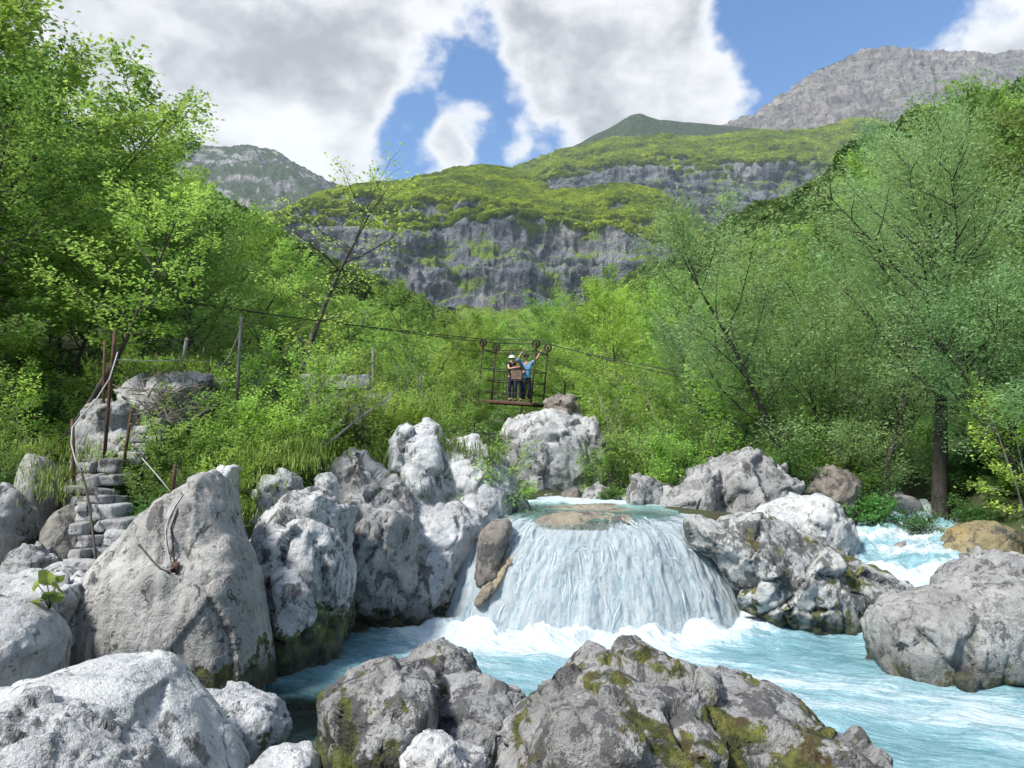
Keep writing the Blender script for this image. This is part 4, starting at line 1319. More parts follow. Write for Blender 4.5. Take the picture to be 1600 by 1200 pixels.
# ================================================================ trees and plants
class Plant:
    def __init__(s, seed):
        s.rg = random.Random(seed)
        s.ng = np.random.default_rng(seed)
        s.seg = []          # (points, radii)
        s.c, s.d, s.n, s.l = [], [], [], []      # leaf base, direction, normal, length

    def branch(s, p0, d, L, r0, r1, n=5, bend=0.0, wob=0.12):
        """bend > 0 turns upward, < 0 droops"""
        pts, rad = [Vector(p0)], [r0]
        d = Vector(d).normalized()
        for k in range(n):
            d = (d + Vector((s.rg.gauss(0, wob), s.rg.gauss(0, wob), s.rg.gauss(0, wob) * 0.7 + bend / n))).normalized()
            pts.append(pts[-1] + d * (L / n))
            rad.append(r0 + (r1 - r0) * (k + 1) / n)
        s.seg.append((pts, rad))
        return pts

    def spray(s, pts, count, width, leaf, droop=0.3, flat=0.75, thick=0.10):
        """leaves in a flat fan along a twig"""
        P = np.array([tuple(p) for p in pts])
        t = s.ng.random(count) ** 0.8 * (len(P) - 1)
        i = np.minimum(t.astype(int), len(P) - 2)
        f = (t - i)[:, None]
        base = P[i] * (1 - f) + P[i + 1] * f
        ax = P[-1] - P[0]
        ax /= np.linalg.norm(ax) + 1e-9
        sd = np.cross(ax, (0, 0, 1.0))
        sd /= np.linalg.norm(sd) + 1e-9
        lat = s.ng.normal(0, width, count)
        al = s.ng.normal(0, width * 0.6, count)
        base = base + sd * lat[:, None] + ax * al[:, None]
        base[:, 2] += s.ng.normal(0, thick, count) - droop * np.abs(lat)
        dr = ax * s.ng.uniform(0.2, 1.2, (count, 1)) + sd * (np.sign(lat) * s.ng.uniform(0.1, 1.2, count))[:, None] + s.ng.normal(0, 0.35, (count, 3))
        dr[:, 2] -= droop
        dr /= np.linalg.norm(dr, axis=1, keepdims=True)
        nr = np.stack([s.ng.normal(0, 1 - flat + 0.15, count), s.ng.normal(0, 1 - flat + 0.15, count), np.ones(count)], -1)
        s.c.append(base)
        s.d.append(dr)
        s.n.append(nr)
        s.l.append(leaf * s.ng.uniform(0.65, 1.25, count))

    def wood_mesh(s, name, twig=True):
        mb = MB()
        for pts, rad in s.seg:
            big = rad[0]
            mb.tube(pts, rad, 8 if big > 0.06 else (5 if big > 0.02 else 3), caps=False)
        return mb.mesh(name)

    def leaf_mesh(s, name, ratio=0.55):
        c, d, n, l = np.concatenate(s.c), np.concatenate(s.d), np.concatenate(s.n), np.concatenate(s.l)
        sd = np.cross(n, d)
        sd /= np.linalg.norm(sd, axis=1, keepdims=True) + 1e-9
        up = np.cross(d, sd)
        l = l[:, None]
        w_ = l * ratio * 0.5
        v = np.stack([c, c + d * l * 0.45 + sd * w_ + up * w_ * 0.25, c + d * l, c + d * l * 0.45 - sd * w_ + up * w_ * 0.25], 1).reshape(-1, 3)
        f = (np.arange(len(c)) * 4)[:, None] + np.array([0, 1, 2, 3])[None]
        return mesh_np(name, v, f, smooth=False)


def tree_proto(seed, Ht=10.0, crown=3.4, base=0.22, nprim=25, nsec=7, nleaf=84, leaf=0.155, stems=1, lean=0.0, rise=(4, 58), droop=0.28, flat=0.72, tr=0.13, width=0.26, bend=0.25, top=0.12, thick=0.09, taper=1.0):
    P = Plant(seed)
    rg = P.rg
    for st in range(stems):
        az0 = rg.uniform(0, 6.28)
        hh = Ht * (1 if st == 0 else rg.uniform(0.6, 0.92))
        d0 = Vector((math.cos(az0) * (0.28 if stems > 1 else 0.05) + lean, math.sin(az0) * (0.28 if stems > 1 else 0.05), 1))
        tk = P.branch((rg.uniform(-.12, .12) * (stems > 1), rg.uniform(-.12, .12) * (stems > 1), -0.4), d0, hh + 0.4, tr * (1 if st == 0 else 0.75), 0.012, 10, bend=0.10, wob=0.05)
        az = rg.uniform(0, 6.28)
        np_ = nprim if stems == 1 else max(6, int(nprim / stems * 1.2))
        for k in range(np_):
            t = base + (0.985 - base) * (k + rg.random() * 0.6) / np_
            j = t * 10
            i = min(int(j), 9)
            p = tk[i].lerp(tk[i + 1], j - i)
            az += 2.4 + rg.uniform(-0.4, 0.4)
            u = (t - base) / (1 - base)
            prof = (math.sin(math.pi * (0.18 + 0.74 * u)) ** 0.8) * (1 - top * 0) + 0.05
            L = crown * prof * rg.uniform(0.72, 1.12)
            e = R(rise[0] + (rise[1] - rise[0]) * u + rg.uniform(-8, 8))
            d = Vector((math.cos(az) * math.cos(e), math.sin(az) * math.cos(e), math.sin(e)))
            r0 = max(0.012, tr * 0.42 * (1 - 0.75 * t) * (L / crown) ** 0.5)
            br = P.branch(p, d, L, r0, 0.006, 5, bend=bend if rise[0] > 0 else -0.1, wob=0.10)
            for q in range(nsec):
                u2 = 0.22 + 0.78 * (q + rg.random()) / nsec
                jj = u2 * 5
                ii = min(int(jj), 4)
                pp = br[ii].lerp(br[ii + 1], min(1, jj - ii))
                dd = (br[ii + 1] - br[ii]).normalized()
                sg = 1 if q % 2 else -1
                rot = Matrix.Rotation(sg * R(rg.uniform(25, 65)), 3, 'Z')
                d2 = rot @ dd
                d2.z = d2.z * 0.55 + rg.uniform(-0.1, 0.15)
                L2 = max(0.35, L * (0.52 - 0.25 * u2) * rg.uniform(0.7, 1.2))
                tw = P.branch(pp, d2, L2, max(0.006, r0 * 0.4), 0.003, 3, bend=-0.15 * droop, wob=0.12)
                P.spray(tw, int(nleaf * (0.5 + 0.5 * L2 / 1.0) * rg.uniform(0.7, 1.2)), width * (0.6 + 0.4 * L2), leaf, droop, flat, thick)
    return P


PROTO = {}


def proto(key, mat, bark, **kw):
    ratio = kw.pop('ratio', 0.62)
    P = tree_proto(**kw)
    wm, lm = P.wood_mesh(key + '_trunk'), P.leaf_mesh(key + '_crown', ratio)
    wm.materials.append(M[bark])
    lm.materials.append(M[mat])
    zz = np.empty(len(lm.vertices) * 3, np.float32)
    lm.vertices.foreach_get('co', zz)
    PROTO[key] = (wm, lm, float(np.percentile(zz.reshape(-1, 3)[:, 2], 99.7)))


proto('beech_a', 'beech', 'bark', seed=1)
proto('beech_b', 'beech', 'bark', seed=2, crown=3.8, nprim=23, lean=0.10)
proto('beech_c', 'beech', 'bark', seed=3, crown=3.0, stems=2, nprim=26)
proto('beech_d', 'beech2', 'bark', seed=4, crown=3.5, nprim=26)
proto('beech_thin', 'beech', 'bark', seed=5, crown=2.6, nprim=14, nsec=5, nleaf=26, base=0.42, lean=0.18, leaf=0.13)
proto('beech_lean', 'beech', 'bark', seed=6, crown=3.0, nprim=15, nsec=6, nleaf=60, base=0.45, lean=0.75, tr=0.17)
for _k, _m, _kw in (('beech_a_far', 'beech', dict(seed=1)), ('beech_b_far', 'beech', dict(seed=2, crown=3.8, nprim=23)), ('beech_c_far', 'beech', dict(seed=3, crown=3.0, stems=2)), ('beech_d_far', 'beech2', dict(seed=4, crown=3.5)), ('willow_b_far', 'willow', dict(seed=12, crown=3.6))):
    proto(_k, _m, 'bark', nleaf=22, leaf=0.30, **_kw)
proto('willow_a', 'willow', 'bark_willow', seed=11, Ht=11, crown=4.4, nprim=30, nsec=9, nleaf=160, leaf=0.12, ratio=0.32, rise=(28, 66), droop=0.15, flat=0.3, tr=0.27, width=0.34, thick=0.22, base=0.36)
proto('willow_b', 'willow', 'bark_willow', seed=12, Ht=9, crown=3.4, nprim=24, nsec=8, nleaf=160, leaf=0.12, ratio=0.34, rise=(30, 68), droop=0.12, flat=0.3, stems=2, tr=0.13, width=0.34, thick=0.2, base=0.18)
proto('sapling_a', 'sapling', 'bark_pale', seed=21, Ht=4.2, crown=1.55, nprim=17, nsec=5, nleaf=46, leaf=0.12, stems=2, tr=0.045, width=0.20, base=0.15, droop=0.22)
proto('sapling_b', 'sapling', 'bark_pale', seed=22, Ht=3.6, crown=1.4, nprim=17, nsec=5, nleaf=50, leaf=0.115, stems=3, tr=0.04, width=0.20, base=0.10, droop=0.25)
proto('bush_a', 'sapling', 'bark', seed=31, Ht=1.7, crown=1.15, nprim=20, nsec=5, nleaf=60, leaf=0.075, stems=5, tr=0.025, width=0.14, base=0.08, thick=0.06)
proto('bush_b', 'beech2', 'bark', seed=32, Ht=1.6, crown=1.2, nprim=20, nsec=5, nleaf=60, leaf=0.08, stems=5, tr=0.025, width=0.15, base=0.05, thick=0.06)
proto('fern', 'fern', 'bark', seed=41, Ht=0.8, crown=0.75, nprim=16, nsec=4, nleaf=50, leaf=0.085, stems=6, tr=0.012, width=0.10, base=0.05, rise=(10, 55), thick=0.05)


def plant(key, name, loc, h, rz, label, cat, group=None, base_h=None, tilt=(0, 0)):
    wm, lm, H0 = PROTO[key]
    e = empty(name, loc, rz, label=label, cat=cat, group=group)
    k = h / H0
    e.scale = (k, k, k)
    e.rotation_euler = (tilt[0], tilt[1], rz)
    small = cat in ('shrub', 'plant')
    for nm, me in (('stem' if small else 'trunk', wm), ('foliage' if small else 'crown', lm)):
        c = bpy.data.objects.new(nm, me)
        COL.objects.link(c)
        c.parent = e
    return e


SIL = cv([(-400, -700), (-100, -260), (60, 10), (120, 90), (150, 140), (190, 225), (250, 262), (330, 290), (420, 340), (480, 405), (530, 452), (640, 468), (720, 478), (850, 470), (900, 452), (930, 420),
          (960, 412), (1000, 432), (1050, 452), (1110, 405), (1200, 305), (1260, 252), (1330, 212), (1400, 190), (1500, 158), (1600, 110), (1750, 20), (2100, -300)])


def proj(x, y, z):
    dz = z - CAMZ
    dep = y * _c + dz * _sn
    return 800 + F * x / dep, 600 - F * (dz * _c - y * _sn) / dep


def gz(x, y):
    return float(ground_z(np.array([x]), np.array([y]))[0])


def fit(px, pytop, Y):
    """a spot on the ground in direction px at distance Y, and the height that reaches pytop"""
    x = at(px, pytop, Y)[0]
    for _ in range(4):
        z = gz(x, Y)
        top = at(px, pytop, Y)[2]
        x = (px - 800) / F * (Y * _c + (z + 0.6 * (top - z) - CAMZ) * _sn)
    return x, Y, z, top - z


# ---- single trees one can point at
rgT = random.Random(8)
PLACED = []


def single(key, px, pytop, Y, label, name='tree', cat='tree', tilt=(0, 0), rz=None, group=None):
    x, y, z, h = fit(px, pytop, Y)
    PLACED.append((x, y))
    return plant(key, name, (x, y, z - 0.05), max(0.5, h), rgT.uniform(0, 6.28) if rz is None else rz, label, cat, group, tilt=tilt)


single('beech_a', 5, -40, 15.5, 'tall bright green tree at the left picture edge, crown cut by the top')
single('beech_b', -60, 120, 14.0, 'leafy green tree at the left edge with branches hanging low')
single('beech_c', 120, 230, 17.5, 'bright green tree in front of the slope, second from the left edge')
single('beech_b', 190, 255, 22, 'green tree with long diagonal dark branches on the slope', tilt=(0, R(14)), rz=0.6)
single('beech_lean', 70, 300, 13.8, 'tree with a thick dark trunk leaning out diagonally from the left slope', rz=0.0)
single('beech_a', 50, 95, 21, 'light tipped tree whose crown meets the clouds at upper left')
single('beech_thin', 425, 248, 17.0, 'thin sparse tree with a dark leaning trunk against the rocky peak', tilt=(0, R(9)), rz=0.2)
single('beech_a', 945, 412, 40, 'tallest bright tree in the valley middle, right of the cable car')
single('beech_c', 700, 440, 46, 'slender tree standing against the cliff, left of the cable car')
single('beech_b', 800, 462, 52, 'green tree directly above the cable car')
single('beech_c', 1045, 455, 44, 'green tree right of the tallest valley tree')
single('beech_d', 1130, 432, 34, 'dark green tree where the slope meets the valley')
single('willow_a', 1446, 185, 17.5, 'large grey green willow with a thick dark trunk on the river bank', rz=1.2)
single('willow_b', 1250, 300, 19.5, 'grey green willow leaning over the bank, left of the large one', tilt=(0, R(-10)), rz=0.4)
single('willow_b', 1590, 300, 15.5, 'grey green willow at the right picture edge')
single('willow_b', 1345, 395, 18.2, 'feathery willow between the large one and its left neighbour')
single('beech_d', 1520, 165, 30, 'dark tree top rising behind the large willow at upper right')
single('beech_b', 1625, 105, 27, 'highest tree at the right picture edge')
single('beech_a', 1240, 400, 27, 'bright green tree behind the left willow')
single('beech_c', 1100, 520, 24, 'low branched bright tree above the angular slab boulder')
single('sapling_a', 980, 545, 22, 'bright sapling right of the cable car', tilt=(0, R(5)))
single('sapling_b', 925, 560, 25, 'bushy sapling just right of the cable car post')
single('sapling_a', 1060, 560, 20.5, 'arching sapling above the leaning grey boulder')
single('sapling_b', 1180, 560, 20.0, 'leafy sapling above the angular slab boulder')
single('willow_b', 1130, 470, 21.5, 'grey green young willow behind the slab boulder')
single('sapling_b', 1330, 600, 18.6, 'bright understorey sapling in front of the forest, beside the brown boulder')
single('sapling_a', 1598, 575, 15.0, 'understorey sapling near the right edge behind the ochre boulder')
# bright saplings on the left bank
for k, (px, py, Y, key, lb) in enumerate([
        (300, 555, 13.6, 'sapling_b', 'bright sapling over the heap of dead branches'),
        (375, 505, 14.2, 'sapling_a', 'bright sapling in front of the grey wooden pole'),
        (440, 530, 13.2, 'sapling_b', 'bright sapling with dark stems right of the grey pole'),
        (500, 515, 15.5, 'sapling_a', 'bright sapling above the concrete arch'),
        (560, 525, 17.5, 'sapling_b', 'bright sapling over the concrete wall'),
        (620, 500, 19.5, 'sapling_a', 'bright sapling above the big white outcrop'),
        (670, 520, 20.5, 'sapling_b', 'bright sapling left of the cable car'),
        (715, 560, 22.5, 'sapling_a', 'bright sapling just beside the left post of the cable car'),
        (240, 540, 15.5, 'sapling_a', 'green sapling behind the rusty poles'),
        (60, 560, 13.6, 'sapling_b', 'green sapling at the left edge behind the steps'),
        (130, 520, 15.0, 'sapling_a', 'green sapling behind the twin rusty poles, left side'),
        (10, 600, 12.6, 'sapling_a', 'drooping sapling at the far left edge above the boulders'),
        (590, 470, 27.0, 'sapling_a', 'tall yellowish sapling behind the concrete wall'),
        (470, 450, 24.0, 'sapling_b', 'tall sapling midway along the overhead cables')]):
    single(key, px, py, Y, lb, name='sapling_tree')
for k, (px, py, Y, key, lb) in enumerate([
        (735, 668, 14.8, 'bush_a', 'leafy bush growing on top of the white outcrop'),
        (700, 660, 15.2, 'bush_b', 'dark bush in the cleft of the white outcrop'),
        (765, 690, 14.6, 'bush_a', 'small bush at the right shoulder of the white outcrop'),
        (1085, 645, 17.6, 'bush_a', 'bright bush on the left end of the angular slab'),
        (1045, 668, 17.6, 'bush_a', 'bright bush above the leaning grey boulder'),
        (990, 660, 19.6, 'bush_b', 'dark bush behind the leaning grey boulder'),
        (950, 690, 20.0, 'bush_b', 'shaded bush beside the dark hollow upstream'),
        (955, 760, 17.8, 'fern', 'low green plant between the upstream stones'),
        (262, 722, 11.3, 'bush_b', 'dark bush right of the stone steps'),
        (235, 770, 10.5, 'fern', 'low dark plant beside the middle steps'),
        (415, 655, 12.2, 'bush_a', 'leafy bush on the grassy bank behind the pinnacle'),
        (450, 672, 12.6, 'bush_a', 'leafy bush left of the dark arch'),
        (370, 690, 11.6, 'bush_a', 'small bush just behind the pinnacle top'),
        (612, 690, 14.6, 'bush_b', 'dark bush at the right foot of the concrete wall'),
        (600, 650, 15.4, 'bush_b', 'dark bush left of the white outcrop top'),
        (1300, 690, 18.8, 'bush_a', 'bright bush behind the brown boulder'),
        (1225, 690, 18.0, 'bush_b', 'bush above the right end of the angular slab'),
        (1390, 690, 19.5, 'bush_b', 'dark bush left of the thick trunk'),
        (1560, 740, 16.0, 'bush_b', 'dark bush above the ochre boulder'),
        (1500, 700, 17.5, 'bush_b', 'dark bush right of the thick trunk'),
        (1600, 690, 17.0, 'bush_b', 'dark bush at the right edge above the brown rock'),
        (1350, 760, 17.0, 'fern', 'shade plant between the brown and half hidden boulders'),
        (1440, 790, 16.4, 'fern', 'shade plant at the foot of the thick trunk'),
        (1530, 780, 15.6, 'fern', 'shade plant behind the ochre boulder'),
        (30, 690, 12.4, 'bush_b', 'dark bush behind the upright slab at the left edge'),
        (330, 600, 12.9, 'bush_a', 'bright bush right of the heap of dead branches'),
        (405, 600, 13.2, 'bush_a', 'bright bush right behind the bleached pole'),
        (445, 615, 13.0, 'bush_a', 'bright bush left of the leaning bare stems'),
        (520, 590, 14.9, 'bush_a', 'bright bush hanging over the arch crown'),
        (585, 590, 15.2, 'bush_a', 'bright bush over the right end of the concrete wall'),
        (640, 600, 16.2, 'bush_a', 'bright bush left above the white outcrop'),
        (690, 605, 17.2, 'bush_a', 'bright bush behind the white outcrop crest'),
        (300, 660, 12.0, 'bush_a', 'bright bush under the dead limb'),
        (345, 650, 12.2, 'bush_a', 'bright bush between the dead limb and the pinnacle'),
        (250, 640, 12.0, 'bush_a', 'small bright bush among the stones below the heap'),
        (10, 735, 12.2, 'fern', 'low plant at the left edge above the grey boulder')]):
    single(key, px, py, Y, lb, name='shrub', cat='shrub')

# ---- the wooded slopes: trees by the hundred, alike within each slope
ZONES = [
    (0, 'leafy beech tree among many on the steep left slope', 'beech trees on the left slope', ['beech_a', 'beech_b', 'beech_c', 'beech_d'], 100),
    (1, 'beech tree among many in the valley middle below the cliffs', 'beech trees in the valley middle', ['beech_a', 'beech_b', 'beech_c', 'beech_d', 'beech_a'], 60),
    (2, 'tree among many on the wooded right slope behind the willows', 'trees on the right slope', ['beech_d', 'willow_b', 'willow_b', 'beech_d', 'beech_b'], 110)]
for zi, lb, gr, keys, want in ZONES:
    got, tries = 0, 0
    while got < want and tries < 6000:
        tries += 1
        if zi == 0:
            y = 15 + 130 * rgT.random() ** 1.5
            x = -7.5 - rgT.random() ** 1.2 * (0.72 * y)
        elif zi == 1:
            y = 31 + 120 * rgT.random() ** 1.3
            x = rgT.uniform(-8 - 0.12 * y, 9 + 0.12 * y)
            if 24 < y < 60 and -2 < x < 4 and y < 36:
                continue
        else:
            y = 20 + 190 * rgT.random() ** 1.35
            x = 9.5 + rgT.random() ** 1.1 * (0.72 * y)
        md_ = 1.9 + 0.022 * y
        if any((x - a) ** 2 + (y - b) ** 2 < md_ * md_ for a, b in PLACED):
            continue
        z = gz(x, y)
        h = rgT.uniform(7.5, 13.5) if zi != 1 else rgT.uniform(7, 11)
        for _ in range(10):
            px, py = proj(x, y, z + h)
            if py >= SIL(px) + rgT.uniform(-4, 16):
                break
            h *= 0.9
        if h < 4.2 or px < -160 or px > 1760:
            continue
        PLACED.append((x, y))
        kk = rgT.choice(keys)
        plant(kk + '_far' if y > 50 else kk, 'beech_tree' if zi < 2 else 'slope_tree', (x, y, z - 0.1), h, rgT.uniform(0, 6.28), lb, 'tree', gr, tilt=(rgT.uniform(-.06, .06), rgT.uniform(-.06, .06) + (0.07 if zi == 0 else -0.05 if zi == 2 else 0)))
        got += 1

# ---- low growth along both banks
for zi, (lb, gr, want) in enumerate([('low leafy undergrowth plant on the left bank', 'undergrowth on the left bank', 80), ('low leafy undergrowth plant under the trees of the right bank', 'undergrowth on the right bank', 120)]):
    for k in range(want):
        for _ in range(60):
            if zi == 0:
                y = rgT.uniform(9.5, 26)
                x = rgT.uniform(-9.5 - 0.35 * (y - 9), -4.2 if y < 13 else -2.2)
                if y < 13.4 and x / y < -0.42:
                    continue
            else:
                y = rgT.uniform(12.0, 30)
                x = rgT.uniform(4.0 if y > 17 else 10.6, 12 + 0.45 * (y - 12))
                if y < 19 and 5.5 < x < 10.2:
                    continue
            break
        z = gz(x, y)
        key = rgT.choice(['fern', 'bush_b', 'bush_a', 'fern'] if zi == 0 else ['fern', 'bush_b', 'fern', 'bush_b', 'bush_a'])
        plant(key, 'undergrowth_plant', (x, y, z - 0.05), rgT.uniform(0.6, 1.5), rgT.uniform(0, 6.28), lb, 'plant', gr)


# ---- grass tufts
def grass(spots, label, mat='grass', blen=(0.18, 0.42), dens=1.0):
    rg = np.random.default_rng(len(spots) * 7 + len(label))
    V, Fc, nb = [], [], 0
    for (px, py, Y, rx, n) in spots:
        c = np.array(at(px, py, Y))
        n = int(n * dens * 0.6)
        base = c + rg.normal(0, 1, (n, 3)) * np.array([rx * 0.5, rx * 0.45, 0.09])
        ln = rg.uniform(*blen, n) * rg.uniform(0.4, 1.0, n)
        az = rg.uniform(0, 6.28, n)
        out = np.stack([np.cos(az), np.sin(az), np.zeros(n)], -1)
        sd = np.stack([-np.sin(az), np.cos(az), np.zeros(n)], -1)
        bend = rg.uniform(0.25, 0.95, n)[:, None]
        w_ = 0.006
        L = ln[:, None]
        p1 = base + np.array([0, 0, 1]) * L * 0.5 + out * L * 0.15 * bend
        p2 = base + np.array([0, 0, 1]) * L * (0.85 - 0.35 * bend) + out * L * 0.65 * bend
        V.append(np.stack([base - sd * w_, base + sd * w_, p1 + sd * w_ * 0.8, p1 - sd * w_ * 0.8, p2 + sd * w_ * 0.2, p2 - sd * w_ * 0.2], 1).reshape(-1, 3))
        k = (np.arange(n) * 6)[:, None] + nb
        Fc.append(np.concatenate([k + np.array([0, 1, 2, 3]), k + np.array([3, 2, 4, 5])]))
        nb += n * 6
    me = mesh_np('grass', np.concatenate(V), np.concatenate(Fc))
    link('grass', me, M[mat], label=label, cat='grass', kind='stuff')


grass([(55, 712, 11.2, 0.35, 260), (75, 745, 10.8, 0.45, 420), (95, 770, 10.5, 0.45, 380), (70, 700, 11.6, 0.5, 200), (125, 715, 11.6, 0.4, 260), (150, 708, 12.3, 0.4, 220)], 'long grass tufts above the upright slab and steps', blen=(0.1, 0.3))
grass([(380, 720, 11.4, 0.5, 420), (425, 705, 11.8, 0.5, 240), (465, 700, 12.2, 0.5, 220), (440, 728, 11.5, 0.5, 260), (395, 760, 11.0, 0.4, 320), (480, 730, 11.8, 0.4, 240), (500, 712, 12.4, 0.4, 200), (378, 800, 10.6, 0.3, 160)], 'thick grass on the bank behind the pinnacle', blen=(0.12, 0.32))
grass([(250, 578, 14.0, 0.8, 500), (290, 574, 14.0, 0.6, 360)], 'yellow grass along the top of the flat grey rock')
grass([(622, 770, 13.6, 0.4, 420), (650, 772, 13.6, 0.35, 320), (588, 790, 12.8, 0.2, 140), (606, 760, 13.5, 0.3, 220), (685, 768, 13.9, 0.15, 120), (585, 720, 13.6, 0.3, 260)], 'drooping grass in the clefts of the outcrop', blen=(0.15, 0.45))
grass([(700, 700, 14.2, 0.4, 360), (735, 712, 14.0, 0.4, 360), (770, 720, 14.0, 0.2, 160), (660, 640, 15.5, 0.5, 320)], 'grass cushions on top of the white outcrop')

# ================================================================ cable car
CA = Vector((-0.05, 27.05, 5.10))
YAW, TILT = math.atan2(-1.0, 1.93), R(5.5)
car = empty('cable_car', CA, label='rusty open cable car cage carrying three people above the river', cat='cable car')
car.rotation_mode = 'XYZ'
car.rotation_euler = (Matrix.Rotation(YAW, 3, 'Z') @ Matrix.Rotation(TILT, 3, 'Y')).to_euler()
CAR_M = Matrix.Translation(CA) @ car.rotation_euler.to_matrix().to_4x4()
LX, LY, PH = 1.08, 0.50, 1.93


def cpart(name, mb, mat, parent=None, smooth=True):
    return link(name, mb.mesh(name, smooth), M[mat], parent=parent or car)


for k in range(9):
    cpart('floor_plank', MB().box((0, -LY + 0.06 + k * 0.11, -0.03 + 0.002 * (k % 3)), (2 * LX + 0.22 + 0.04 * (k % 2), 0.10, 0.035)), 'plank', smooth=False)
for y in (-LY, LY):
    cpart('floor_beam', MB().box((0, y, -0.085), (2 * LX + 0.12, 0.06, 0.07)), 'rust', smooth=False)
    for zz2 in (0.28, 0.72, 1.12, 1.80):
        cpart('rail', MB().tube([(-LX, y, zz2), (LX, y, zz2)], 0.019, 6), 'steel_dark')
for x in (-LX, LX):
    for zz2 in (0.30, 0.74, 1.14, 1.82):
        cpart('rail', MB().tube([(x, -LY, zz2), (x, LY, zz2)], 0.017, 6), 'steel_dark')
    for y in (-LY, LY):
        cpart('post', MB().tube([(x, y, -0.12), (x, y, PH)], 0.032, 8), 'steel_dark')
        wl = cpart('pulley', MB().ring((x, y, PH + 0.13), (0, 1, 0), 0.155, 0.115, 0.055, 22), 'steel_dark')
        sp = MB()
        for a in range(6):
            an = a * math.pi / 3
            sp.tube([(x, y, PH + 0.13), (x + 0.12 * math.cos(an), y, PH + 0.13 + 0.12 * math.sin(an))], 0.010, 5)
        sp.tube([(x, y - 0.05, PH + 0.13), (x, y + 0.05, PH + 0.13)], 0.03, 8)
        link('spoke', sp.mesh('spoke'), M['steel_dark'], parent=wl)
        cpart('pulley_fork', MB().box((x, y - 0.045, PH + 0.04), (0.05, 0.012, 0.26)).box((x, y + 0.045, PH + 0.04), (0.05, 0.012, 0.26)), 'rust', smooth=False)
# upright bars of the long sides and the board hung on the near side
for k in range(9):
    xx_ = -LX + 0.24 * (k + 1) * 0.95
    if k < 4:
        cpart('bar', MB().tube([(xx_, LY, 0.28), (xx_, LY, 1.12)], 0.009, 5), 'steel_dark')
cpart('board', MB().box((0.42, -LY - 0.03, 0.93), (0.40, 0.025, 0.32)), 'plank', smooth=False)


# ---- people
def skin_mesh(name, joints, edges, root, sub=2):
    names = list(joints)
    me = bpy.data.meshes.new(name)
    me.from_pydata([joints[n][0] for n in names], [(names.index(a), names.index(b)) for a, b in edges], [])
    ob = bpy.data.objects.new('tmp_skin', me)
    COL.objects.link(ob)
    ob.modifiers.new('s', 'SKIN')
    ss_ = ob.modifiers.new('d', 'SUBSURF')
    ss_.levels = ss_.render_levels = sub
    sv = me.skin_vertices[0].data
    for i, n in enumerate(names):
        r = joints[n][1]
        sv[i].radius = r if isinstance(r, tuple) else (r, r)
        sv[i].use_root = (n == root)
    dg = bpy.context.evaluated_depsgraph_get()
    m2 = bpy.data.meshes.new_from_object(ob.evaluated_get(dg))
    bpy.data.objects.remove(ob)
    m2.polygons.foreach_set('use_smooth', [True] * len(m2.polygons))
    m2.name = name
    return m2


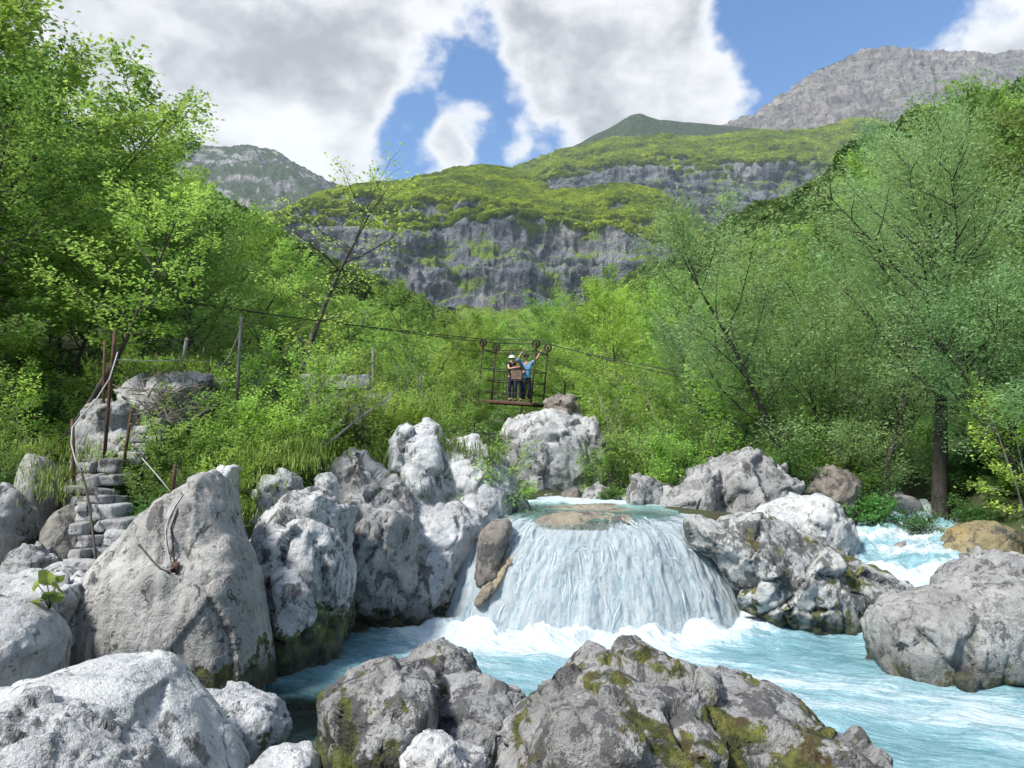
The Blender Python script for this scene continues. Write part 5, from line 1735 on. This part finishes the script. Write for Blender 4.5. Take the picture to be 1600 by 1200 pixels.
def person(loc, rz, h, armL, armR, shirt, trousers, head_kind, label, sleeve=0.5, look=0.0):
    """built facing -Y at 1.75 m and scaled; armL/armR: (elbow, hand) points"""
    J = {'pelvis': ((0, 0, 0.95), (0.135, 0.10)), 'waist': ((0, 0, 1.10), (0.125, 0.09)), 'chest': ((0, 0.01, 1.32), (0.15, 0.10)), 'neckb': ((0, 0.01, 1.46), (0.075, 0.065)),
         'neck': ((0, 0, 1.53), 0.052), 'jaw': ((0, -0.025, 1.595), (0.062, 0.070)), 'head': ((0, -0.015, 1.66), (0.078, 0.092)), 'crown': ((0, 0.0, 1.725), (0.060, 0.070)),
         'nose': ((0, -0.118, 1.635), 0.012)}
    E = [('pelvis', 'waist'), ('waist', 'chest'), ('chest', 'neckb'), ('neckb', 'neck'), ('neck', 'jaw'), ('jaw', 'head'), ('head', 'crown'), ('head', 'nose')]
    for s, nm, arm in ((1, 'L', armL), (-1, 'R', armR)):
        J['hip' + nm] = ((0.09 * s, 0, 0.90), 0.088)
        J['knee' + nm] = ((0.105 * s, -0.015, 0.50), 0.058)
        J['ankle' + nm] = ((0.11 * s, 0.02, 0.085), 0.038)
        J['toe' + nm] = ((0.125 * s, -0.15, 0.03), 0.034)
        J['sh' + nm] = ((0.175 * s, 0.01, 1.425), 0.062)
        J['el' + nm] = (arm[0], 0.043)
        J['wr' + nm] = (arm[1], 0.028)
        d = (Vector(arm[1]) - Vector(arm[0])).normalized()
        sd_ = d.cross(Vector((0, 1, 0.2))).normalized()
        palm = Vector(arm[1]) + d * 0.06
        J['palm' + nm] = (tuple(palm), (0.036, 0.020))
        E += [('pelvis', 'hip' + nm), ('hip' + nm, 'knee' + nm), ('knee' + nm, 'ankle' + nm), ('ankle' + nm, 'toe' + nm), ('chest', 'sh' + nm), ('sh' + nm, 'el' + nm), ('el' + nm, 'wr' + nm), ('wr' + nm, 'palm' + nm)]
        for q, (off, ln) in enumerate(((-0.027, 0.070), (-0.009, 0.082), (0.009, 0.078), (0.027, 0.060))):
            J['f%d%s' % (q, nm)] = (tuple(palm + sd_ * off + d * ln + Vector((0, -0.015, 0))), 0.009)
            E.append(('palm' + nm, 'f%d%s' % (q, nm)))
        J['th' + nm] = (tuple(Vector(arm[1]) + sd_ * -0.05 + d * 0.055), 0.010)
        E.append(('wr' + nm, 'th' + nm))
    root = empty('person', loc, rz, label=label, cat='person')
    root.scale = (h / 1.75,) * 3
    link('body', skin_mesh('body', J, E, 'pelvis'), M['skin'], parent=root)
    S = {'hem0': ((0, 0, 0.83), (0.16, 0.125)), 'hem': ((0, 0, 0.95), (0.16, 0.12)), 'waist': ((0, 0, 1.10), (0.150, 0.115)), 'chest': ((0, 0.01, 1.33), (0.175, 0.125)), 'col': ((0, 0.01, 1.475), (0.080, 0.075))}
    SE = [('hem0', 'hem'), ('hem', 'waist'), ('waist', 'chest'), ('chest', 'col')]
    for s, nm, arm in ((1, 'L', armL), (-1, 'R', armR)):
        sh = Vector((0.175 * s, 0.01, 1.425))
        S['sh' + nm] = (tuple(sh), 0.080)
        S['sl' + nm] = (tuple(sh.lerp(Vector(arm[0]), sleeve)), 0.072)
        SE += [('chest', 'sh' + nm), ('sh' + nm, 'sl' + nm)]
    link('shirt', skin_mesh('shirt', S, SE, 'chest'), M[shirt], parent=root)
    T = {'belt': ((0, 0, 1.0), (0.145, 0.11)), 'seat': ((0, 0, 0.92), (0.155, 0.118))}
    TE = [('belt', 'seat')]
    for s, nm in ((1, 'L'), (-1, 'R')):
        T['th' + nm] = ((0.09 * s, 0, 0.80), 0.100)
        T['kn' + nm] = ((0.105 * s, -0.015, 0.50), 0.076)
        T['an' + nm] = ((0.11 * s, 0.02, 0.10), 0.060)
        TE += [('seat', 'th' + nm), ('th' + nm, 'kn' + nm), ('kn' + nm, 'an' + nm)]
    link('trousers', skin_mesh('trousers', T, TE, 'seat'), M[trousers], parent=root)
    for s in (1, -1):
        sh = skin_mesh('shoe', {'a': ((0.11 * s, 0.05, 0.05), 0.048), 'b': ((0.118 * s, -0.06, 0.045), 0.048), 'c': ((0.127 * s, -0.17, 0.035), 0.036)}, [('a', 'b'), ('b', 'c')], 'b', 1)
        link('shoe', sh, M['shoe'], parent=root)
    bm = bmesh.new()
    bmesh.ops.create_uvsphere(bm, u_segments=20, v_segments=12, radius=1.0)
    bmesh.ops.delete(bm, geom=[v for v in bm.verts if v.co.z < -0.12], context='VERTS')
    for v in bm.verts:
        v.co = Vector((v.co.x * 0.112, v.co.y * 0.132 + 0.0, v.co.z * 0.105 + 1.665))
    if head_kind != 'hair':   # brim
        e = [x for x in bm.edges if x.is_boundary]
        r = bmesh.ops.extrude_edge_only(bm, edges=e)
        for v in [g for g in r['geom'] if isinstance(g, bmesh.types.BMVert)]:
            v.co.x *= 1.08
            v.co.y = v.co.y * 1.08 - (0.03 if v.co.y < -0.05 else 0)
            v.co.z -= 0.012
    me = bpy.data.meshes.new('helmet')
    bm.to_mesh(me)
    bm.free()
    me.polygons.foreach_set('use_smooth', [True] * len(me.polygons))
    hm = link('hair' if head_kind == 'hair' else 'helmet', me, M[{'white': 'white_plastic', 'blue': 'navy_plastic', 'red': 'red_plastic', 'hair': 'hair'}[head_kind]], parent=root)
    md = hm.modifiers.new('t', 'SOLIDIFY')
    md.thickness = 0.012
    ey = MB()
    for s in (1, -1):
        ey.ring((0.032 * s, -0.098, 1.652), (0, 1, 0), 0.011, 0.002, 0.008, 8)
    link('eyes', ey.mesh('eyes'), M['hair'], parent=root)
    mo = MB().box((0, -0.088, 1.598), (0.045, 0.012, 0.009))
    link('mouth', mo.mesh('mouth', False), M['red_plastic'], parent=root)
    return root


def on_car(x, y):
    return CAR_M @ Vector((x, y, 0.0))


person(on_car(0.10, -0.10), R(35), 1.68, ((0.27, -0.12, 1.20), (0.10, -0.34, 1.24)), ((-0.24, -0.16, 1.20), (-0.02, -0.36, 1.26)), 'black_cloth', 'navy_cloth', 'white',
       'person in black top and white helmet, hands held together', sleeve=0.45)
person(on_car(0.36, -0.12), R(0), 1.56, ((0.26, -0.10, 1.18), (0.12, -0.30, 1.12)), ((-0.26, -0.10, 1.18), (-0.12, -0.30, 1.12)), 'black_cloth', 'navy_cloth', 'blue',
       'person in dark clothes behind the brown board, middle of three', sleeve=0.7)
person(on_car(0.60, 0.10), R(8), 1.76, ((0.36, -0.10, 1.58), (0.50, -0.12, 1.82)), ((-0.30, -0.10, 1.60), (-0.14, -0.14, 1.86)), 'blue_cloth', 'navy_cloth', 'hair',
       'person in light blue shirt reaching both arms up to the cable', sleeve=0.5)

# ---- overhead cables
wheel = lambda x, y: CAR_M @ Vector((x, y, PH + 0.27))


def sag(a, b, s, n=14):
    a, b = Vector(a), Vector(b)
    return [a.lerp(b, k / n) - Vector((0, 0, s * 4 * (k / n) * (1 - k / n))) for k in range(n + 1)]


for nm, y, left, right in (('far', LY, at(-40, 418, 19), at(1190, 600, 21)), ('near', -LY, at(-40, 424, 18.2), at(1180, 612, 20))):
    a, b = wheel(-LX, y), wheel(LX, y)
    pts = sag(left, a, 0.12) + sag(b, right, 0.10)
    link('carrying_cable', MB().tube(pts, 0.016, 6).mesh('carrying_cable'), M['cable'], label='dark steel carrying cable through the %s pulleys of the cable car' % nm, cat='cable')
hp = sag(at(-40, 436, 17.4), CAR_M @ Vector((-LX, 0, 1.8)), 0.25) + sag(CAR_M @ Vector((LX, 0, 1.8)), at(1150, 640, 19.5), 0.35)
link('hauling_rope', MB().tube(hp, 0.010, 5).mesh('hauling_rope'), M['cable'], label='thin hauling rope running lowest of the overhead cables', cat='cable')


# ================================================================ stone steps
def slab(w_, d_, h_, seed):
    bm = bmesh.new()
    bmesh.ops.create_cube(bm, size=1.0)
    bmesh.ops.subdivide_edges(bm, edges=bm.edges[:], cuts=7, use_grid_fill=True)
    co = np.array([v.co for v in bm.verts])
    nrm = co / (np.abs(co) ** 9).sum(1, keepdims=True) ** (1 / 9.0) * 0.5     # rounded corners
    q = nrm * np.array([w_, d_, h_])
    n1 = fbm(q * 3.0 + seed * 3.7, 4, seed)
    n2 = fbm(q * np.array([4, 4, 12.0]) + seed, 3, seed + 4)
    k = (1 + 0.22 * n1)[:, None]
    q = q * k + np.stack([0.02 * n2, 0.02 * n2, 0.015 * n1], -1)
    for v, c in zip(bm.verts, q):
        v.co = c
    me = bpy.data.meshes.new('step')
    bm.to_mesh(me)
    bm.free()
    me.polygons.foreach_set('use_smooth', [True] * len(me.polygons))
    return me


STEPS = [(108, 902, 62, 26, 9.3), (140, 890, 66, 24, 9.5), (182, 868, 48, 17, 9.7), (190, 842, 58, 24, 9.9), (178, 820, 56, 17, 10.15), (158, 802, 62, 22, 10.35), (150, 783, 66, 14, 10.6), (142, 769, 60, 12, 10.8),
         (136, 752, 36, 16, 11.05), (172, 750, 40, 16, 11.1), (145, 731, 34, 17, 11.5), (172, 727, 40, 18, 11.55), (205, 715, 40, 18, 12.0), (150, 718, 44, 12, 12.0), (222, 702, 30, 14, 12.2), (238, 690, 28, 13, 12.3), (216, 686, 26, 12, 12.2), (232, 674, 26, 13, 12.35), (246, 662, 24, 12, 12.5), (130, 792, 20, 14, 10.3), (128, 826, 22, 16, 10.0), (150, 846, 26, 16, 9.8), (140, 866, 30, 14, 9.6)]
sroot = empty('stone_steps', at(150, 900, 9.6), label='rough dry stone steps climbing left of the pinnacle', cat='steps')
for k, (px, py, wp, hp_, Y) in enumerate(STEPS):
    p = Vector(at(px, py, Y))
    o = link('step', slab(wp * Y / F * rgT.uniform(0.8, 1.05), 0.62, hp_ * Y / F * rgT.uniform(1.0, 1.3), k + 3), M['pale' if k in (5, 3) else 'grey_high'], parent=sroot)
    o.location = p - sroot.location + Vector((0, 0.12, 0))
    o.rotation_euler = (rgT.uniform(-.08, .08), rgT.uniform(-.09, .09), rgT.uniform(-.35, .35))
# packed earth and rubble under the treads
rock('rubble_bank', 'bank of packed earth and rubble under the stone steps', M['slab_tan'], 'crag', [
    H([(112, 915), (150, 880), (215, 850), (212, 905), (150, 930)], 10.2, 1.0, jit=0.05), H([(118, 800), (195, 800), (210, 870), (130, 890)], 10.9, 0.9, jit=0.05), H([(118, 745), (200, 735), (215, 820), (120, 830)], 11.7, 1.1, jit=0.05)],
    vox=0.045, seed=120, smooth=2, cat='earth bank')


# ================================================================ poles, ropes, wires
def surf(px, py, off=0.02):
    o = Vector((0, 0, CAMZ))
    d = (Vector(at(px, py, 10.0)) - o).normalized()
    ok, hit, nr, _i = PIN.ray_cast(o - PIN.location, d)
    return (hit + PIN.location - d * off) if ok else Vector(at(px, py, 9.4))


def pole(name, pts, r, mat, label, cat='pole', n=8):
    P = [at(*p) if len(p) == 3 else tuple(surf(*p)) for p in pts]
    o = Vector(P[0])
    link(name, MB().tube(P, r, n).mesh(name, True, o), M[mat], loc=o, label=label, cat=cat)


pole('rusty_pole', [(163, 716, 11.5), (169, 640, 11.45), (176, 560, 11.4), (180, 515, 11.4)], 0.027, 'rust', 'tallest rusty iron pole standing by the head of the steps')
pole('rusty_pole', [(161, 690, 12.6), (162, 600, 12.6), (164, 532, 12.6)], 0.024, 'rust', 'second rusty iron pole just left behind the tallest one')
pole('rusty_pole', [(192, 735, 11.6), (200, 680, 11.6), (206, 636, 11.6)], 0.024, 'rust', 'short leaning rusty pole right of the head of the steps')
pole('rusty_pole', [(116, 790, 10.9), (115, 720, 10.9), (113, 655, 10.9)], 0.026, 'rust', 'thin rusty pole in the grass left of the steps')
pole('rusty_pole', [(268, 800, 10.4), (272, 745, 10.4), (274, 725, 10.4)], 0.026, 'rust', 'short rusty stake behind the pinnacle shoulder')
pole('handrail_bar', [(152, 885, 9.35), (147, 850, 9.5), (141, 800, 9.9), (134, 760, 10.3), (126, 732, 10.6)], 0.016, 'steel_dark', 'bent dark iron handrail bar along the steps', 'handrail')
pole('wooden_pole', [(371, 625, 13.2), (373, 560, 13.2), (377, 495, 13.2)], [0.034, 0.032, 0.028], 'wood_grey', 'bleached wooden pole in front of the bright saplings')
pole('wooden_pole', [(281, 595, 13.9), (287, 560, 13.9), (292, 528, 13.9)], [0.045, 0.04, 0.035], 'wood_grey', 'short leaning bleached pole on the flat grey rock')
pole('wooden_pole', [(487, 605, 17.0), (487, 560, 17.0), (487, 522, 17.0)], 0.05, 'wood_grey', 'grey post half hidden in saplings under the cables')
pole('wooden_pole', [(583, 650, 19.0), (583, 600, 19.0), (583, 545, 19.0)], 0.04, 'wood_grey', 'thin grey post in the saplings above the concrete wall')
pole('wooden_pole', [(656, 665, 20.5), (656, 625, 20.5), (656, 585, 20.5)], 0.04, 'wood_grey', 'grey post in the saplings left of the cable car')
for pts, r, mat, lb in [
        ([(184, 550, 11.35), (172, 590, 11.3), (150, 625, 11.2), (125, 652, 11.0), (113, 668, 10.8), (111, 692, 10.7), (118, 720, 10.6), (128, 738, 10.5)], 0.010, 'rope', 'pale rope curving from the tall pole down to the handrail'),
        ([(150, 648, 11.2), (135, 680, 11.0), (120, 706, 10.8)], 0.009, 'rope', 'short pale rope stay left of the rusty poles'),
        ([(182, 538, 11.4), (235, 533, 12.6), (291, 531, 13.9)], 0.007, 'cable', 'upper wire from the tall rusty pole to the leaning bleached pole'),
        ([(180, 562, 11.4), (240, 564, 12.4), (286, 562, 13.9), (330, 566, 13.6)], 0.009, 'rope', 'lower pale wire behind the flat grey rock'),
        ([(338, 582, 13.4), (358, 556, 13.3), (374, 520, 13.2)], 0.008, 'rope', 'slanting guy wire of the bleached wooden pole'),
        ([(222, 716, 10.9), (245, 742, 10.6), (266, 768, 10.3)], 0.007, 'rope', 'thin wire slanting down to the rusty stake'),
        ([(275, 730, 10.4), (281, 752, 10.0), (284, 772), (276, 800), (267, 825), (270, 845), (270, 860), (272, 875), (273, 890)], 0.010, 'cable', 'dark cable draped down the pinnacle to an iron anchor'),
        ([(286, 772), (274, 790), (263, 812), (259, 830), (260, 850), (264, 870), (268, 884)], 0.008, 'rope', 'pale rope looped down the pinnacle face'),
        ([(216, 850), (228, 864), (238, 876), (250, 888), (266, 896)], 0.010, 'cable', 'dark cable slanting to the iron anchor from the left shoulder')]:
    pole('rope' if mat == 'rope' else 'wire', pts, r, mat, lb, 'rope' if mat == 'rope' else 'wire', 6)
an = surf(272, 893, 0.03)
link('anchor_bolt', MB().ring((0, 0, 0), (0, 1, 0), 0.05, 0.03, 0.03, 14).tube([(0, 0.12, 0.04), (0, -0.04, 0.04)], 0.016, 8).box((0, 0.03, 0.04), (0.09, 0.02, 0.12)).mesh('anchor_bolt'), M['rust'], loc=an,
     label='rusty iron ring anchor set in the pinnacle face', cat='anchor')


# ================================================================ concrete abutment with its arch
def abutment():
    w_, h_, d_ = 1.8, 1.45, 1.4
    r, x0 = 0.46, -0.48
    arch = [(x0 - r, 0.0)] + [(x0 - r * math.cos(a * math.pi / 12), 0.85 + r * math.sin(a * math.pi / 12)) for a in range(13)] + [(x0 + r, 0.0)]
    out_ = [(-w_ / 2, 0), (-w_ / 2, h_), (w_ / 2, h_), (w_ / 2, 0)]
    bm = bmesh.new()
    ring = [(-w_ / 2, 0), (-w_ / 2, h_), (w_ / 2, h_), (w_ / 2, 0)] + arch[::-1]
    fr = [bm.verts.new((x, 0, z)) for x, z in ring]
    bk = [bm.verts.new((x, d_, z)) for x, z in ring]
    f = bm.faces.new(fr)
    g_ = bm.faces.new(bk[::-1])
    for i in range(len(ring)):
        j = (i + 1) % len(ring)
        bm.faces.new((fr[i], bk[i], bk[j], fr[j]))
    bmesh.ops.triangulate(bm, faces=[f, g_])
    bmesh.ops.recalc_face_normals(bm, faces=bm.faces[:])
    me = bpy.data.meshes.new('wall')
    bm.to_mesh(me)
    bm.free()
    return me


ab = at(545, 716, 16.6)
root = empty('concrete_abutment', ab, R(8), label='grey concrete abutment with a dark arched opening behind the saplings', cat='abutment')
link('wall', abutment(), M['concrete'], parent=root)
for k in range(3):
    o = link('cap_stone', slab(0.55, 0.5, 0.34, 60 + k), M['grey_high'], parent=root)
    o.location = (-0.85 + k * 0.5, 0.3, 1.72)

# bare leaning stems in front of the arch
o0 = Vector(at(480, 724, 13.4))
bs_ = empty('leaning_bare_stem', o0, label='pale bare stems leaning across the dark arch', cat='dead stem')
for pts, rr in (([(480, 724, 13.4), (515, 692, 13.6), (548, 664, 13.8), (575, 643, 14.0), (598, 628, 14.1), (622, 606, 14.3)], 0.035), ([(481, 722, 13.4), (505, 690, 13.5), (532, 658, 13.6), (553, 632, 13.8)], 0.028),
                ([(478, 700, 13.9), (492, 680, 14.0), (510, 652, 14.1)], 0.016), ([(560, 652, 13.9), (574, 630, 13.9), (582, 612, 14.0)], 0.014)):
    P = [at(*p) for p in pts]
    link('stem', MB().tube(P, [rr * (1 - 0.75 * k / (len(P) - 1)) for k in range(len(P))], 7).mesh('stem', True, o0), M['bark_pale'], parent=bs_)

# heap of dead branches
mb = MB()
for k in range(110):
    px, py = rgT.gauss(258, 28), rgT.gauss(628, 17)
    Y = rgT.uniform(12.3, 13.3)
    p = Vector(at(px, py, Y))
    d = Vector((rgT.gauss(0, 1), rgT.gauss(0, 0.6), rgT.gauss(0, 0.5))).normalized()
    L = rgT.uniform(0.25, 0.8)
    m_ = p + d * L * 0.5 + Vector((rgT.gauss(0, .05), 0, rgT.gauss(0, .06)))
    mb.tube([p, m_, p + d * L], [rgT.uniform(0.006, 0.016), 0.007, 0.003], 4, caps=False)
link('dead_branches', mb.mesh('dead_branches'), M['drift'], label='tangled heap of dead branches on the flat grey rock', cat='branches', kind='stuff')
pole('dead_limb', [(330, 640, 12.4), (305, 652, 12.3), (290, 672, 12.2), (270, 690, 12.1), (250, 712, 12.0)], [0.03, 0.034, 0.03, 0.022, 0.012], 'bark', 'dark curved dead limb hanging below the heap of branches', 'branch')

# broad leaved plant in the gap left of the pinnacle
o0 = Vector(at(78, 945, 8.1))
lp = empty('broad_leaf_plant', o0, label='plant with broad round leaves on the rocks left of the pinnacle', cat='plant')
for k, (px, py, rr) in enumerate([(72, 903, .10), (86, 918, .11), (60, 915, .08), (78, 930, .09), (62, 938, .10), (92, 905, .06), (90, 934, .08)]):
    c = Vector(at(px, py, 7.85 + 0.03 * k)) - o0
    bm = bmesh.new()
    cv0 = bm.verts.new((0, 0, 0))
    ringv = []
    for i in range(14):
        a = 2 * math.pi * i / 14
        q = rr * (0.75 + 0.25 * math.sin(a / 2)) * (1 + 0.08 * math.sin(5 * a))
        ringv.append(bm.verts.new((q * math.cos(a), q * math.sin(a), 0.02 * math.cos(2 * a) + 0.015)))
    for i in range(14):
        bm.faces.new((cv0, ringv[i], ringv[(i + 1) % 14]))
    me = bpy.data.meshes.new('leaf')
    bm.to_mesh(me)
    bm.free()
    o = link('leaf', me, M['grass'], parent=lp)
    o.location = c
    o.rotation_euler = (R(rgT.uniform(25, 60)), R(rgT.uniform(-25, 25)), rgT.uniform(0, 6))
    link('stalk', MB().tube([(0, 0, -0.05), tuple(c * 0.5 + Vector((0, 0, .02))), tuple(c)], 0.005, 5).mesh('stalk'), M['grass'], parent=lp)

# ================================================================ air
def haze():
    m, t = material('haze')
    pv = t('ShaderNodeVolumePrincipled', {'Color': (0.70, 0.84, 1.0), 'Density': HAZE, 'Anisotropy': 0.0})
    t('ShaderNodeOutputMaterial', {'Volume': pv.outputs[0]})
    mb = MB().box((0, 1650, 890), (7200, 5400, 1800))
    o = link('haze', mb.mesh('haze', False), m, kind='stuff', label='faint blue mountain haze filling the valley air', cat='haze')


HAZE = 0.00006
haze()
